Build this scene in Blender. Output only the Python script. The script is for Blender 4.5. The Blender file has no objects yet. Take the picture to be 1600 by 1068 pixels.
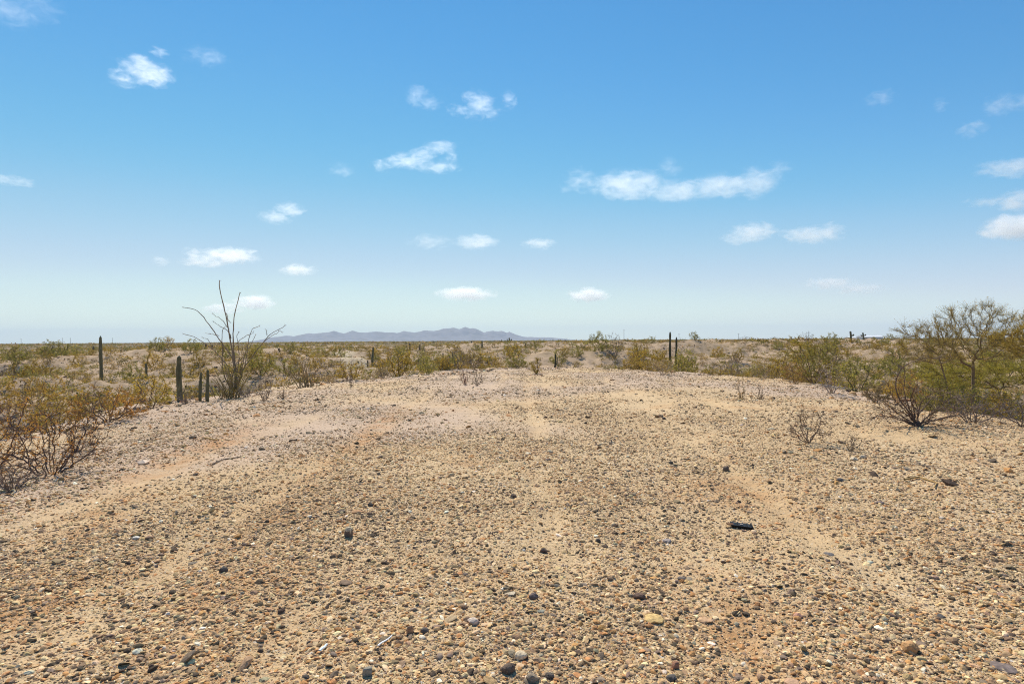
import bpy, bmesh, math, random
import numpy as np
from mathutils import Vector, Matrix

SC = bpy.context.scene
COL = SC.collection
R = math.radians
rs = np.random.default_rng(11)
random.seed(5)

# ------------------------------------------------------------------ camera model (1600 px wide photograph)
F = 889.0                    # focal length in photo pixels
CAM_H = 1.65
HOR = 531.0                  # eye level at the photo centre
ROLL = 0.0061                # slight camera roll, radians

def yh(px):                  # eye level row at a column
    return HOR - (px - 800.0) * ROLL
def wx(px, Y):
    return (px - 800.0) / F * Y
def wz(px, py, Y):
    return CAM_H + (yh(px) - py) / F * Y
def gy(px, py):              # depth of a point on flat ground
    return CAM_H * F / (py - yh(px))

# ------------------------------------------------------------------ noise
_perm = np.random.default_rng(3).permutation(4096).astype(np.int64)
_grad = np.random.default_rng(4).uniform(-1, 1, (4096, 2))
_grad /= np.linalg.norm(_grad, axis=1)[:, None]
def perlin(x, y):
    x = np.asarray(x, float); y = np.asarray(y, float)
    xi = np.floor(x).astype(np.int64); yi = np.floor(y).astype(np.int64)
    xf = x - xi; yf = y - yi
    u = xf*xf*xf*(xf*(xf*6-15)+10); v = yf*yf*yf*(yf*(yf*6-15)+10)
    def g(ix, iy, dx, dy):
        h = _perm[(_perm[ix & 4095] + iy) & 4095]
        gr = _grad[h]
        return gr[..., 0]*dx + gr[..., 1]*dy
    a = g(xi, yi, xf, yf); b = g(xi+1, yi, xf-1, yf)
    c = g(xi, yi+1, xf, yf-1); d = g(xi+1, yi+1, xf-1, yf-1)
    return ((a*(1-u)+b*u)*(1-v) + (c*(1-u)+d*u)*v) * 1.5
def fbm(x, y, oct=4, gain=0.5):
    t = 0; a = 1.0; f = 1.0
    for k in range(oct):
        t = t + a*perlin(x*f+17.3*k, y*f-9.1*k); a *= gain; f *= 2.03
    return t
def sstep(a, b, x):
    t = np.clip((x-a)/(b-a), 0, 1)
    return t*t*(3-2*t)

# ------------------------------------------------------------------ terrain
PLAT = np.array([(-11,-60),(-9.0,-5),(-7.6,3),(-7.4,7.6),(-8.2,11.5),(-9.0,15.2),(-9.0,18.4),(-8.0,24),(-3.8,31.5),(0,37.5),
                 (5,38),(9,32.5),(12.0,27),(11.4,19.5),(9.7,14.2),(10.6,11.6),(12.2,6.5),(11.5,0),(12,-60)], float)
def plat_d(X, Y):
    X = np.asarray(X, float); Y = np.asarray(Y, float)
    best = np.full(X.shape, 1e18); inside = np.zeros(X.shape, bool)
    n = len(PLAT)
    for i in range(n):
        ax, ay = PLAT[i]; bx, by = PLAT[(i+1) % n]
        ex, ey = bx-ax, by-ay
        t = np.clip(((X-ax)*ex+(Y-ay)*ey)/(ex*ex+ey*ey), 0, 1)
        best = np.minimum(best, (X-ax-t*ex)**2+(Y-ay-t*ey)**2)
        cond = (ay > Y) != (by > Y)
        with np.errstate(divide='ignore', invalid='ignore'):
            xi = ax + (Y-ay)/(ey if ey != 0 else 1e-9)*ex
        inside ^= cond & (X < xi)
    d = np.sqrt(best)
    return np.where(inside, -d, d)

# ridges and knolls of the broken ground round the gravel flat: X, Y, radius x, radius y, top
KNOLLS = [(-33.5, 62, 13, 13, 0.75), (-62, 76, 22, 12, -0.5), (-85, 95, 22, 14, -0.4), (-40, 110, 25, 14, 0.1), (5.5, 58, 9, 13, 0.95), (-9, 85, 18, 11, 0.1),
          (30, 100, 30, 14, 1.15), (55, 70, 18, 20, 0.5), (62, 115, 34, 16, 1.3), (-28, 39, 7, 5, -1.4),
          (22, 62, 9, 9, -0.4), (38, 42, 12, 13, -0.9), (-48, 47, 12, 8, -1.3), (12, 130, 40, 15, 1.0)]
RUTS = [(-4.5, 0.28, 0.0), (-2.5, 0.24, -0.02), (-1.2, 0.16, 0.03), (0.3, 0.2, 0.015), (1.25, 0.26, 0.0), (2.7, 0.22, 0.07), (4.3, 0.22, 0.10)]   # x at y=4, half width, drift per metre
def rutmask(X, Y):
    m = np.zeros(np.shape(X))
    for x0, w, dr in RUTS:
        xc = x0 + dr*(Y-4) + 0.07*perlin(X*1.5, Y*2.2) + 0.25*perlin(Y*0.22+x0, Y*0+x0*3.1)
        m = np.maximum(m, np.exp(-((X-xc)/w)**2) * (0.2+0.8*sstep(-0.3, 0.4, perlin(X*0.3+x0*7, Y*0.22)+0.35*perlin(X*2.1, Y*1.3+x0))))
    return m * sstep(1.0, 2.2, Y) * (1-sstep(30, 38, Y))
def terrain(X, Y):
    X = np.asarray(X, float); Y = np.asarray(Y, float)
    r = np.hypot(X, Y)
    d = plat_d(X, Y) + 1.1*fbm(X/5.0, Y/5.0, 3)
    flat = -0.007*np.clip(Y-8, 0, 60) + 0.05*fbm(X/6.0, Y/6.0, 3) + 0.018*fbm(X/0.8, Y/0.8, 3)*(r < 60) - 0.05*rutmask(X, Y)
    m = fbm(X/75.0+3.1, Y/60.0+1.7, 4)
    amp = 1-0.55*sstep(120, 500, r)
    low = (-1.9 + 1.8*sstep(-0.35, 0.55, m) - 1.4*(1-sstep(18, 34, r)))*amp
    low = low*(1-0.5*sstep(250, 900, r)) + 0.6*fbm(X/12.0, Y/12.0, 5, 0.6)*(1-sstep(300, 900, r))
    gully = np.abs(fbm(X/30.0+8, Y/26.0, 3))
    low -= 0.9*(1-sstep(0.0, 0.22, gully))*(1-sstep(150, 400, r))
    for kx, ky, rx, ry, top in KNOLLS:
        q = ((X-kx)/rx)**2 + ((Y-ky)/ry)**2
        w = np.exp(-q**1.3)
        low = low + (top + 0.5*fbm(X/7.0, Y/7.0, 5, 0.6) - 0.15 - low)*np.clip(w*1.15, 0, 1)
    low = low - 3.0*sstep(900, 3000, r)
    t = sstep(0.0, 10.0, d)
    edge = sstep(-2.5, 1.0, d)*(1-sstep(1.0, 8.0, d))
    z = flat*(1-t) + np.minimum(low, 0.4+0.02*np.clip(d, 0, 60))*t + 0.09*edge*fbm(X/1.6, Y/1.6, 3) + t*0.16*fbm(X/1.6, Y/1.6, 4, 0.6)*(r < 150) - 0.10*sstep(-3, 1, d)*(1-t)
    return z
def tz(x, y):
    return float(terrain(np.array([x]), np.array([y]))[0])

# ------------------------------------------------------------------ mesh helpers
def tag(o, label=None, cat=None, group=None, kind=None):
    if label: o['label'] = label
    if cat: o['category'] = cat
    if group: o['group'] = group
    if kind: o['kind'] = kind
    return o
def empty(name, loc=(0, 0, 0), rz=0.0):
    o = bpy.data.objects.new(name, None); COL.objects.link(o)
    o.location = loc; o.rotation_euler = (0, 0, rz); o.empty_display_size = 0.1
    return o
class MB:
    """collects numpy vertex and face blocks, builds one mesh"""
    def __init__(s): s.v = []; s.f = {3: [], 4: []}; s.c = []; s.n = 0
    def add(s, v, f, col=None):
        v = np.asarray(v, float).reshape(-1, 3); f = np.asarray(f, np.int64)
        if len(f): s.f[f.shape[1]].append(f + s.n)
        s.v.append(v); s.n += len(v)
        if col is None: col = (1, 1, 1)
        col = np.asarray(col, float)
        if col.ndim == 1: col = np.broadcast_to(col, (len(v), 3))
        s.c.append(col)
        return s
    def frusta(s, P0, P1, r0, r1, sides=4, col=None):
        P0 = np.asarray(P0, float); P1 = np.asarray(P1, float); E = len(P0)
        if E == 0: return s
        r0 = np.broadcast_to(np.asarray(r0, float), (E,)); r1 = np.broadcast_to(np.asarray(r1, float), (E,))
        d = P1-P0; L = np.linalg.norm(d, axis=1)[:, None]+1e-9; d = d/L
        a = np.where(np.abs(d[:, 2:3]) < 0.9, np.array([[0, 0, 1.0]]), np.array([[1.0, 0, 0]]))
        u = np.cross(d, a); u /= np.linalg.norm(u, axis=1)[:, None]+1e-9; w = np.cross(d, u)
        ang = np.arange(sides)*2*math.pi/sides
        ring = u[:, None, :]*np.cos(ang)[None, :, None] + w[:, None, :]*np.sin(ang)[None, :, None]
        v = np.concatenate([P0[:, None]+ring*r0[:, None, None], P1[:, None]+ring*r1[:, None, None]], 1)
        k = np.arange(sides); k2 = (k+1) % sides
        q = np.stack([k, k2, k2+sides, k+sides], 1)
        f = (q[None]+(np.arange(E)*2*sides)[:, None, None]).reshape(-1, 4)
        if col is not None:
            col = np.asarray(col, float)
            if col.ndim == 2: col = np.repeat(col, 2*sides, 0)
        return s.add(v.reshape(-1, 3), f, col)
    def chain(s, pts, radii, sides=5, col=None, cap=True):
        pts = np.asarray(pts, float); radii = np.asarray(radii, float); n = len(pts)
        t = np.gradient(pts, axis=0); t /= np.linalg.norm(t, axis=1)[:, None]+1e-9
        u = np.zeros_like(t); a = np.array([0, 0, 1.0]) if abs(t[0, 2]) < 0.9 else np.array([1.0, 0, 0])
        p = np.cross(t[0], a); p /= np.linalg.norm(p)
        for i in range(n):
            p = p - t[i]*np.dot(p, t[i]); p /= np.linalg.norm(p)+1e-9; u[i] = p
        w = np.cross(t, u); ang = np.arange(sides)*2*math.pi/sides
        v = pts[:, None]+(u[:, None]*np.cos(ang)[None, :, None]+w[:, None]*np.sin(ang)[None, :, None])*radii[:, None, None]
        k = np.arange(sides); k2 = (k+1) % sides
        q = np.stack([k, k2, k2+sides, k+sides], 1)
        f = (q[None]+(np.arange(n-1)*sides)[:, None, None]).reshape(-1, 4)
        s.add(v.reshape(-1, 3), f, col)
        if cap:
            s.add(np.vstack([v[-1], pts[-1]+t[-1]*radii[-1]]), np.stack([k, k2, np.full(sides, sides)], 1), col)
        return s
    def leaves(s, P, size, col, aspect=0.5, up=0.0, rng=rs):
        """small two-triangle leaves with random orientation"""
        n = len(P)
        if n == 0: return s
        size = np.broadcast_to(np.asarray(size, float), (n,))
        a = rng.normal(size=(n, 3)); a[:, 2] += up; a /= np.linalg.norm(a, axis=1)[:, None]
        b = rng.normal(size=(n, 3)); b = np.cross(a, b); b /= np.linalg.norm(b, axis=1)[:, None]+1e-9
        a = a*size[:, None]; b = b*(size*aspect)[:, None]
        v = np.stack([P, P+a*0.5+b*0.5, P+a, P+a*0.5-b*0.5], 1).reshape(-1, 3)
        f = np.arange(n)[:, None]*4+np.arange(4)[None]
        col = np.asarray(col, float)
        if col.ndim == 2: col = np.repeat(col, 4, 0)
        return s.add(v, f, col)
    def mesh(s, name, mat, smooth=False):
        m = bpy.data.meshes.new(name)
        v = np.concatenate(s.v) if s.v else np.zeros((0, 3))
        m.vertices.add(len(v)); m.vertices.foreach_set('co', v.astype(np.float32).ravel())
        f3 = np.concatenate(s.f[3]) if s.f[3] else np.zeros((0, 3), np.int64)
        f4 = np.concatenate(s.f[4]) if s.f[4] else np.zeros((0, 4), np.int64)
        nl = f3.size+f4.size; npoly = len(f3)+len(f4)
        m.loops.add(nl); m.polygons.add(npoly)
        m.loops.foreach_set('vertex_index', np.concatenate([f3.ravel(), f4.ravel()]).astype(np.int32))
        st = np.concatenate([np.arange(len(f3))*3, len(f3)*3+np.arange(len(f4))*4]).astype(np.int32)
        m.polygons.foreach_set('loop_start', st)
        m.polygons.foreach_set('use_smooth', np.full(npoly, smooth, bool))
        c = np.concatenate(s.c) if s.c else np.zeros((0, 3))
        at = m.attributes.new('Col', 'FLOAT_COLOR', 'POINT')
        at.data.foreach_set('color', np.concatenate([c, np.ones((len(c), 1))], 1).astype(np.float32).ravel())
        m.update(calc_edges=True); m.validate()
        if mat: m.materials.append(mat)
        return m
    def build(s, name, mat, parent=None, smooth=False):
        o = bpy.data.objects.new(name, s.mesh(name, mat, smooth)); COL.objects.link(o)
        if parent: o.parent = parent
        return o
def box(mb, c, h, col=None, rot=None):
    v = np.array([(x, y, z) for x in (-1, 1) for y in (-1, 1) for z in (-1, 1)], float)*np.asarray(h, float)
    if rot is not None: v = v @ np.asarray(rot).T
    f = [(0, 1, 3, 2), (4, 6, 7, 5), (0, 4, 5, 1), (2, 3, 7, 6), (0, 2, 6, 4), (1, 5, 7, 3)]
    return mb.add(v+np.asarray(c, float), f, col)

# ------------------------------------------------------------------ materials
def mat(name):
    m = bpy.data.materials.new(name); m.use_nodes = True
    m.node_tree.nodes.clear()
    return m, m.node_tree.nodes, m.node_tree.links
def node(ns, t, **kw):
    n = ns.new(t)
    for k, v in kw.items():
        if k == 'inp':
            for kk, vv in v.items(): n.inputs[kk].default_value = vv
        else: setattr(n, k, v)
    return n
def mixc(ns, ls, fac, a, b, mode='MIX'):
    n = ns.new('ShaderNodeMix'); n.data_type = 'RGBA'; n.blend_type = mode
    for sock, val in ((n.inputs[0], fac), (n.inputs[6], a), (n.inputs[7], b)):
        if isinstance(val, (int, float)): sock.default_value = val
        elif isinstance(val, tuple): sock.default_value = val if len(val) == 4 else (*val, 1)
        else: ls.new(val, sock)
    return n.outputs[2]
def ramp(ns, ls, src, stops):
    n = ns.new('ShaderNodeValToRGB'); cr = n.color_ramp
    while len(cr.elements) < len(stops): cr.elements.new(0.5)
    for e, (p, c) in zip(cr.elements, stops):
        e.position = p; e.color = (c, c, c, 1) if isinstance(c, (int, float)) else (*c, 1)
    ls.new(src, n.inputs[0]); return n.outputs[0]
def simple(name, base, rough=0.85, var=0.25, scale=30.0, bump=0.2, attr=True, rand=0.0, transl=0.0, spec=0.25):
    m, ns, ls = mat(name)
    out = node(ns, 'ShaderNodeOutputMaterial'); p = node(ns, 'ShaderNodeBsdfPrincipled')
    p.inputs['Roughness'].default_value = rough; p.inputs['Specular IOR Level'].default_value = spec
    tc = node(ns, 'ShaderNodeTexCoord'); nz = node(ns, 'ShaderNodeTexNoise', inp={'Scale': scale, 'Detail': 5.0})
    ls.new(tc.outputs['Object'], nz.inputs['Vector'])
    col = mixc(ns, ls, 1.0, tuple(base), ramp(ns, ls, nz.outputs['Fac'], [(0.25, 1-var), (0.75, 1+var)]), 'MULTIPLY')
    if attr:
        a = node(ns, 'ShaderNodeAttribute', attribute_name='Col'); col = mixc(ns, ls, 1.0, col, a.outputs['Color'], 'MULTIPLY')
    if rand:
        oi = node(ns, 'ShaderNodeObjectInfo')
        col = mixc(ns, ls, 1.0, col, ramp(ns, ls, oi.outputs['Random'], [(0, (1-rand, 1-rand*0.9, 1-rand)), (1, (1+rand, 1+rand*0.8, 1+rand*0.6))]), 'MULTIPLY')
    ls.new(col, p.inputs['Base Color'])
    if bump:
        b = node(ns, 'ShaderNodeBump', inp={'Strength': bump, 'Distance': 0.01}); ls.new(nz.outputs['Fac'], b.inputs['Height']); ls.new(b.outputs[0], p.inputs['Normal'])
    sh = p.outputs[0]
    if transl:
        t = node(ns, 'ShaderNodeBsdfTranslucent'); ls.new(col, t.inputs[0])
        mx = node(ns, 'ShaderNodeMixShader', inp={0: transl}); ls.new(sh, mx.inputs[1]); ls.new(t.outputs[0], mx.inputs[2]); sh = mx.outputs[0]
    ls.new(sh, out.inputs[0])
    return m
M_STONE = simple('stone', (1, 1, 1), 0.9, 0.28, 60, 0.4, spec=0.12)
M_LEAF = simple('leaf', (2.0, 1.8, 1.12), 0.7, 0.2, 8, 0, rand=0.2, transl=0.45)
M_WOOD = simple('wood', (1.25, 1.2, 1.12), 0.85, 0.3, 25, 0.3, rand=0.15)
M_CACTUS = simple('cactus_skin', (1, 1, 1), 0.7, 0.3, 9, 0.2)
M_PLAIN = simple('paint', (1, 1, 1), 0.6, 0.08, 3, 0.05)
M_PLASTIC = simple('black_plastic', (1, 1, 1), 0.5, 0.2, 40, 0.05, spec=0.15)

def ground_material():
    m, ns, ls = mat('desert_ground')
    out = node(ns, 'ShaderNodeOutputMaterial'); p = node(ns, 'ShaderNodeBsdfPrincipled')
    p.inputs['Roughness'].default_value = 0.95; p.inputs['Specular IOR Level'].default_value = 0.12
    tc = node(ns, 'ShaderNodeTexCoord'); P = tc.outputs['Object']
    def nz(scale, det=5, rough=0.55):
        n = node(ns, 'ShaderNodeTexNoise', inp={'Scale': scale, 'Detail': det, 'Roughness': rough}); ls.new(P, n.inputs['Vector']); return n.outputs['Fac']
    def at(n): return node(ns, 'ShaderNodeAttribute', attribute_name=n).outputs['Fac']
    sand = mixc(ns, ls, ramp(ns, ls, nz(0.45), [(0.38, 0), (0.62, 1)]), (0.61, 0.43, 0.24), (0.56, 0.38, 0.20))
    sand = mixc(ns, ls, ramp(ns, ls, nz(0.9, 6), [(0.55, 0), (0.72, 0.8)]), sand, (0.52, 0.30, 0.14))
    pale = mixc(ns, ls, nz(0.2), (0.58, 0.42, 0.29), (0.48, 0.345, 0.245))
    col = mixc(ns, ls, at('stony'), sand, pale)
    # fine grit: two sizes of cells with their own stone colours
    for sc, lo in ((95, 0.42), (38, 0.6)):
        v = node(ns, 'ShaderNodeTexVoronoi', inp={'Scale': sc, 'Randomness': 1.0}); ls.new(P, v.inputs['Vector'])
        sp = node(ns, 'ShaderNodeSeparateColor'); ls.new(v.outputs['Color'], sp.inputs[0])
        stonec = node(ns, 'ShaderNodeValToRGB'); cr = stonec.color_ramp; cr.interpolation = 'CONSTANT'
        cs = [(0, (0.09, 0.072, 0.06)), (0.22, (0.2, 0.15, 0.115)), (0.45, (0.36, 0.26, 0.16)), (0.68, (0.30, 0.18, 0.10)), (0.8, (0.5, 0.41, 0.3)), (0.94, (0.62, 0.56, 0.48))]
        while len(cr.elements) < len(cs): cr.elements.new(0.5)
        for e, (q, c) in zip(cr.elements, cs): e.position = q; e.color = (*c, 1)
        ls.new(sp.outputs[0], stonec.inputs[0])
        pick = node(ns, 'ShaderNodeMath', operation='GREATER_THAN', inp={1: lo}); ls.new(sp.outputs[1], pick.inputs[0])
        near = node(ns, 'ShaderNodeMath', operation='LESS_THAN', inp={1: 0.42 / sc}); 
        dd = node(ns, 'ShaderNodeMath', operation='MULTIPLY', inp={1: 1.0 / sc}); ls.new(v.outputs['Distance'], dd.inputs[0]); ls.new(dd.outputs[0], near.inputs[0])
        mm = node(ns, 'ShaderNodeMath', operation='MULTIPLY'); ls.new(pick.outputs[0], mm.inputs[0]); ls.new(near.outputs[0], mm.inputs[1])
        m2 = node(ns, 'ShaderNodeMath', operation='MULTIPLY'); ls.new(mm.outputs[0], m2.inputs[0]); ls.new(at('grit'), m2.inputs[1])
        col = mixc(ns, ls, m2.outputs[0], col, stonec.outputs[0])
    rn = node(ns, 'ShaderNodeMath', operation='MULTIPLY'); ls.new(at('rust'), rn.inputs[0]); ls.new(ramp(ns, ls, nz(2.2, 7, 0.65), [(0.38, 0), (0.6, 1)]), rn.inputs[1])
    col = mixc(ns, ls, rn.outputs[0], col, (0.46, 0.225, 0.085))
    offc = mixc(ns, ls, ramp(ns, ls, nz(1.1, 8, 0.7), [(0.36, 0), (0.62, 1)]), (0.25, 0.172, 0.105), (0.49, 0.345, 0.22))
    col = mixc(ns, ls, at('off'), col, offc)
    col = mixc(ns, ls, at('path'), col, (0.5, 0.39, 0.26))
    # far ground: low scrub cover seen as a tint of the soil
    scrub = mixc(ns, ls, ramp(ns, ls, nz(0.02, 6), [(0.35, 0), (0.65, 1)]), (0.155, 0.115, 0.065), (0.085, 0.075, 0.04))
    cov = node(ns, 'ShaderNodeMath', operation='MULTIPLY'); ls.new(ramp(ns, ls, nz(0.12, 7, 0.7), [(0.36, 0.25), (0.56, 1)]), cov.inputs[0]); ls.new(at('veg'), cov.inputs[1])
    col = mixc(ns, ls, cov.outputs[0], col, scrub)
    ls.new(col, p.inputs['Base Color'])
    b = node(ns, 'ShaderNodeBump', inp={'Strength': 0.7, 'Distance': 0.012}); ls.new(nz(60, 8, 0.7), b.inputs['Height'])
    b2 = node(ns, 'ShaderNodeBump', inp={'Strength': 0.5, 'Distance': 0.2}); ls.new(nz(1.6, 8, 0.65), b2.inputs['Height']); ls.new(b2.outputs[0], b.inputs['Normal'])
    ls.new(b.outputs[0], p.inputs['Normal'])
    ls.new(p.outputs[0], out.inputs[0])
    return m

# ------------------------------------------------------------------ ground sheet
def track_mask(X, Y):        # pale dirt track winding over the low ground on the left
    pts = np.array([(-26, 88), (-22, 76), (-20.5, 68), (-16.5, 58), (-13, 50)], float)
    best = np.full(np.shape(X), 1e9)
    for (ax, ay), (bx, by) in zip(pts[:-1], pts[1:]):
        ex, ey = bx-ax, by-ay
        t = np.clip(((X-ax)*ex+(Y-ay)*ey)/(ex*ex+ey*ey), 0, 1)
        best = np.minimum(best, np.hypot(X-ax-t*ex, Y-ay-t*ey))
    return 1-sstep(0.8, 1.6, best)
def density(X, Y):           # how thickly stones lie on the flat, 0..1
    n = fbm(X/2.6+5, Y/3.4, 4)
    base = 0.84+0.5*n
    base += 0.25*sstep(1.8, 4.5, np.abs(X+0.2))*(1-sstep(4, 9, Y))
    base -= 0.15*np.exp(-((X-2.2)/1.6)**2-((Y-6.4)/1.8)**2) + 0.2*np.exp(-((X-3.5)/3.5)**2-((Y-13)/4.0)**2) + 0.15*np.exp(-((X+4.5)/2.2)**2-((Y-9)/3.5)**2)
    base -= 0.2*np.exp(-((X-0.9)/1.1)**2-((Y-4.2)/1.5)**2)
    return np.clip(base + 0.08 - 0.14*sstep(5, 14, Y) + 0.35*n*sstep(4, 10, Y) - 0.54*rutmask(X, Y), 0.08, 1.0)
def make_ground():
    th = np.concatenate([np.linspace(-180, -62, 50, endpoint=False), np.linspace(-62, 62, 760), np.linspace(62, 180, 51)[1:-1]])
    th = np.radians(th)
    r = np.concatenate([[0.05], np.exp(np.linspace(math.log(0.5), math.log(8400), 620))])
    T, RR = np.meshgrid(th, r)
    X = np.sin(T)*RR; Y = np.cos(T)*RR
    Z = terrain(X, Y)
    nt = len(th); nr = len(r)
    idx = np.arange(nr*nt).reshape(nr, nt)
    a = idx[:-1]; b = idx[1:]
    f = np.stack([a, b, np.roll(b, -1, 1), np.roll(a, -1, 1)], -1).reshape(-1, 4)[:, ::-1]
    mb = MB(); mb.add(np.stack([X, Y, Z], -1).reshape(-1, 3), f)
    o = mb.build('ground', ground_material(), smooth=True)
    d = plat_d(X, Y); dist = np.hypot(X, Y)
    def put(name, val):
        at = o.data.attributes.new(name, 'FLOAT', 'POINT'); at.data.foreach_set('value', np.clip(val, 0, 1).astype(np.float32).ravel())
    stony = sstep(-0.2, 0.5, fbm(X/9, Y/9, 3)+0.6*sstep(6, 20, dist)-0.25)
    put('stony', stony*(1-0.6*rutmask(X, Y)))
    put('grit', np.where(d < 2, 0.35+0.65*density(X, Y), 0.6))
    rust = np.zeros(X.shape)
    for cx, cy, rx, ry, dx in ((1.27, 3.3, 0.32, 0.9, 0), (-2.1, 5.0, 0.28, 1.6, -0.1), (-2.6, 10.5, 0.3, 4.0, -0.05), (-1.8, 3.4, 0.4, 0.5, 0), (-3.0, 3.6, 0.5, 0.6, 0), (-3.9, 5.4, 0.3, 1.1, -0.3), (2.3, 6.2, 0.7, 0.6, 0), (2.05, 3.05, 0.25, 0.15, 0), (-4.9, 9, 0.4, 2.5, -0.1)):
        rust = np.maximum(rust, np.exp(-((X-cx-dx*(Y-cy))/rx)**2-((Y-cy)/ry)**2))
    put('rust', 0.8*rust); put('off', 0.85*sstep(1.5, 7, d))
    veg = 0.92*sstep(45, 420, dist) + 0.3*sstep(2, 12, d)*sstep(-0.1, 0.5, fbm(X/11, Y/11, 4)+0.15)
    put('veg', veg); put('path', track_mask(X, Y))
    # bottom faces never needed; flip so the normals look up
    return tag(o, 'sandy desert ground with gravel ridge and broken scrubland behind', 'ground', kind='structure')
GROUND = make_ground()

# ------------------------------------------------------------------ gravel
def ico(level):
    bm = bmesh.new(); bmesh.ops.create_icosphere(bm, subdivisions=level, radius=1.0)
    bm.verts.ensure_lookup_table()
    v = np.array([x.co[:] for x in bm.verts]); f = np.array([[q.index for q in p.verts] for p in bm.faces]); bm.free()
    return v, f
def stone_shape(level, rng, planes=9, lo=0.55):
    v, f = ico(level)
    n = rng.normal(size=(planes, 3)); n /= np.linalg.norm(n, axis=1)[:, None]
    dd = rng.uniform(lo, 0.95, planes)
    dot = v @ n.T
    with np.errstate(divide='ignore'):
        lim = np.where(dot > 1e-3, dd[None]/np.maximum(dot, 1e-3), 9)
    rad = np.minimum(1.0, lim.min(1)) * rng.uniform(0.94, 1.05, len(v))
    return v*rad[:, None], f
STONES = [0.085, 0.066, 0.052], [0.24, 0.175, 0.12], [0.23, 0.18, 0.145], [0.48, 0.345, 0.20], [0.64, 0.51, 0.33], [0.42, 0.235, 0.11], [0.75, 0.69, 0.58], [0.27, 0.25, 0.195], [0.38, 0.27, 0.17]
PAL = np.array(STONES)
def scatter_gravel():
    mb = MB()
    rng = np.random.default_rng(77)
    def batch(n, r0, r1, level, med, sig, lo, hi, pw, outside=False, thin=1.0, half=56, fin=None, fout=None):
        t = rng.uniform(-R(half), R(half), n)
        rr = (rng.uniform(0, 1, n)*(r1**pw-r0**pw)+r0**pw)**(1/pw)
        X = np.sin(t)*rr; Y = np.cos(t)*rr
        d = plat_d(X, Y)
        if outside: keep = (d > 0) & (rng.uniform(size=n) < sstep(-0.2, 0.5, fbm(X/8, Y/8, 3)))
        else: keep = (d < 1.5) & (rng.uniform(size=n) < density(X, Y)*thin)
        if fin: keep &= rng.uniform(size=n) < sstep(fin[0], fin[1], rr)
        if fout: keep &= rng.uniform(size=n) > sstep(fout[0], fout[1], rr)
        X = X[keep]; Y = Y[keep]; n = len(X)
        s = np.clip(med*np.exp(rng.normal(0, sig, n)), lo, hi)
        Z = terrain(X, Y)
        sx = s*rng.uniform(0.75, 1.35, n); sy = s*rng.uniform(0.7, 1.1, n); sz = s*rng.uniform(0.28, 0.7, n)
        a = rng.uniform(0, 2*math.pi, n); tx = rng.normal(0, 0.22, n); ty = rng.normal(0, 0.22, n)
        # colour: dark varnished stones gather in patches
        vb = np.clip(0.45+0.55*fbm(X/3.0-7, Y/3.0+2, 3)+0.25*sstep(2, 6, X), 0, 1)
        pd = np.array([0.09, 0.15, 0.09, 0.22, 0.12, 0.14, 0.02, 0.025, 0.17])[None]*np.ones((n, 1))
        pd[:, 0] *= 0.5+1.8*vb; pd[:, 1] *= 0.6+0.9*vb; pd[:, 2] *= 0.6+0.9*vb; pd[:, 3:6] *= (1.5-0.8*vb)[:, None]
        cum = np.cumsum(pd/pd.sum(1)[:, None], 1)
        ci = np.minimum((rng.uniform(size=n)[:, None] > cum).sum(1), len(PAL)-1)
        C = PAL[ci]*np.array([1.12, 1.02, 0.86])*rng.uniform(0.75, 1.3, n)[:, None]*rng.uniform(0.94, 1.06, (n, 3))
        nsh = 14; kind = rng.integers(0, nsh, n)
        for k in range(nsh):
            sv, sf = stone_shape(level, rng, int(rng.integers(6, 10)) if level > 1 else 7, 0.42)
            # drop the faces buried in the sand
            fn = sv[sf].mean(1); sf2 = sf[fn[:, 2] > -0.35]
            used = np.unique(sf2); remap = -np.ones(len(sv), int); remap[used] = np.arange(len(used)); sv2 = sv[used]; sf2 = remap[sf2]
            i = np.where(kind == k)[0]
            if len(i) == 0: continue
            V = sv2[None]*np.stack([sx[i], sy[i], sz[i]], 1)[:, None]
            V[:, :, 2] += V[:, :, 0]*tx[i][:, None] + V[:, :, 1]*ty[i][:, None]
            ca = np.cos(a[i])[:, None]; sa = np.sin(a[i])[:, None]
            x = V[:, :, 0]*ca-V[:, :, 1]*sa+X[i][:, None]; y = V[:, :, 0]*sa+V[:, :, 1]*ca+Y[i][:, None]
            z = V[:, :, 2]+(Z[i]+sz[i]*0.15)[:, None]
            ff = (sf2[None]+(np.arange(len(i))*len(sv2))[:, None, None]).reshape(-1, 3)
            mb.add(np.stack([x, y, z], -1).reshape(-1, 3), ff, np.repeat(C[i], len(sv2), 0))
    Q = GRAVEL_Q
    batch(int(100000*Q), 1.9, 7.0, 2, 0.0105, 0.45, 0.006, 0.026, 1.7, fout=(4.2, 7.0))
    batch(int(700*Q), 2.0, 8, 2, 0.024, 0.3, 0.02, 0.05, 1.8)
    batch(int(300000*Q), 1.9, 8.0, 1, 0.0055, 0.3, 0.003, 0.009, 1.5, fout=(5.0, 8.0))
    batch(int(290000*Q), 4.2, 19, 1, 0.0118, 0.42, 0.007, 0.05, 1.35, fin=(4.2, 7.0), fout=(9, 19))
    batch(int(190000*Q), 8, 42, 1, 0.0185, 0.45, 0.011, 0.09, 1.4, fin=(8, 19))
    batch(int(2500*Q), 8, 42, 1, 0.05, 0.3, 0.03, 0.11, 1.7)
    batch(int(160000*Q), 10, 120, 1, 0.055, 0.5, 0.025, 0.2, 1.5, outside=True)
    o = mb.build('gravel', M_STONE)
    return tag(o, 'mixed desert gravel of dark, tan and white stones over the flat', 'gravel', kind='stuff')
GRAVEL_Q = 1.0
scatter_gravel()

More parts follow.
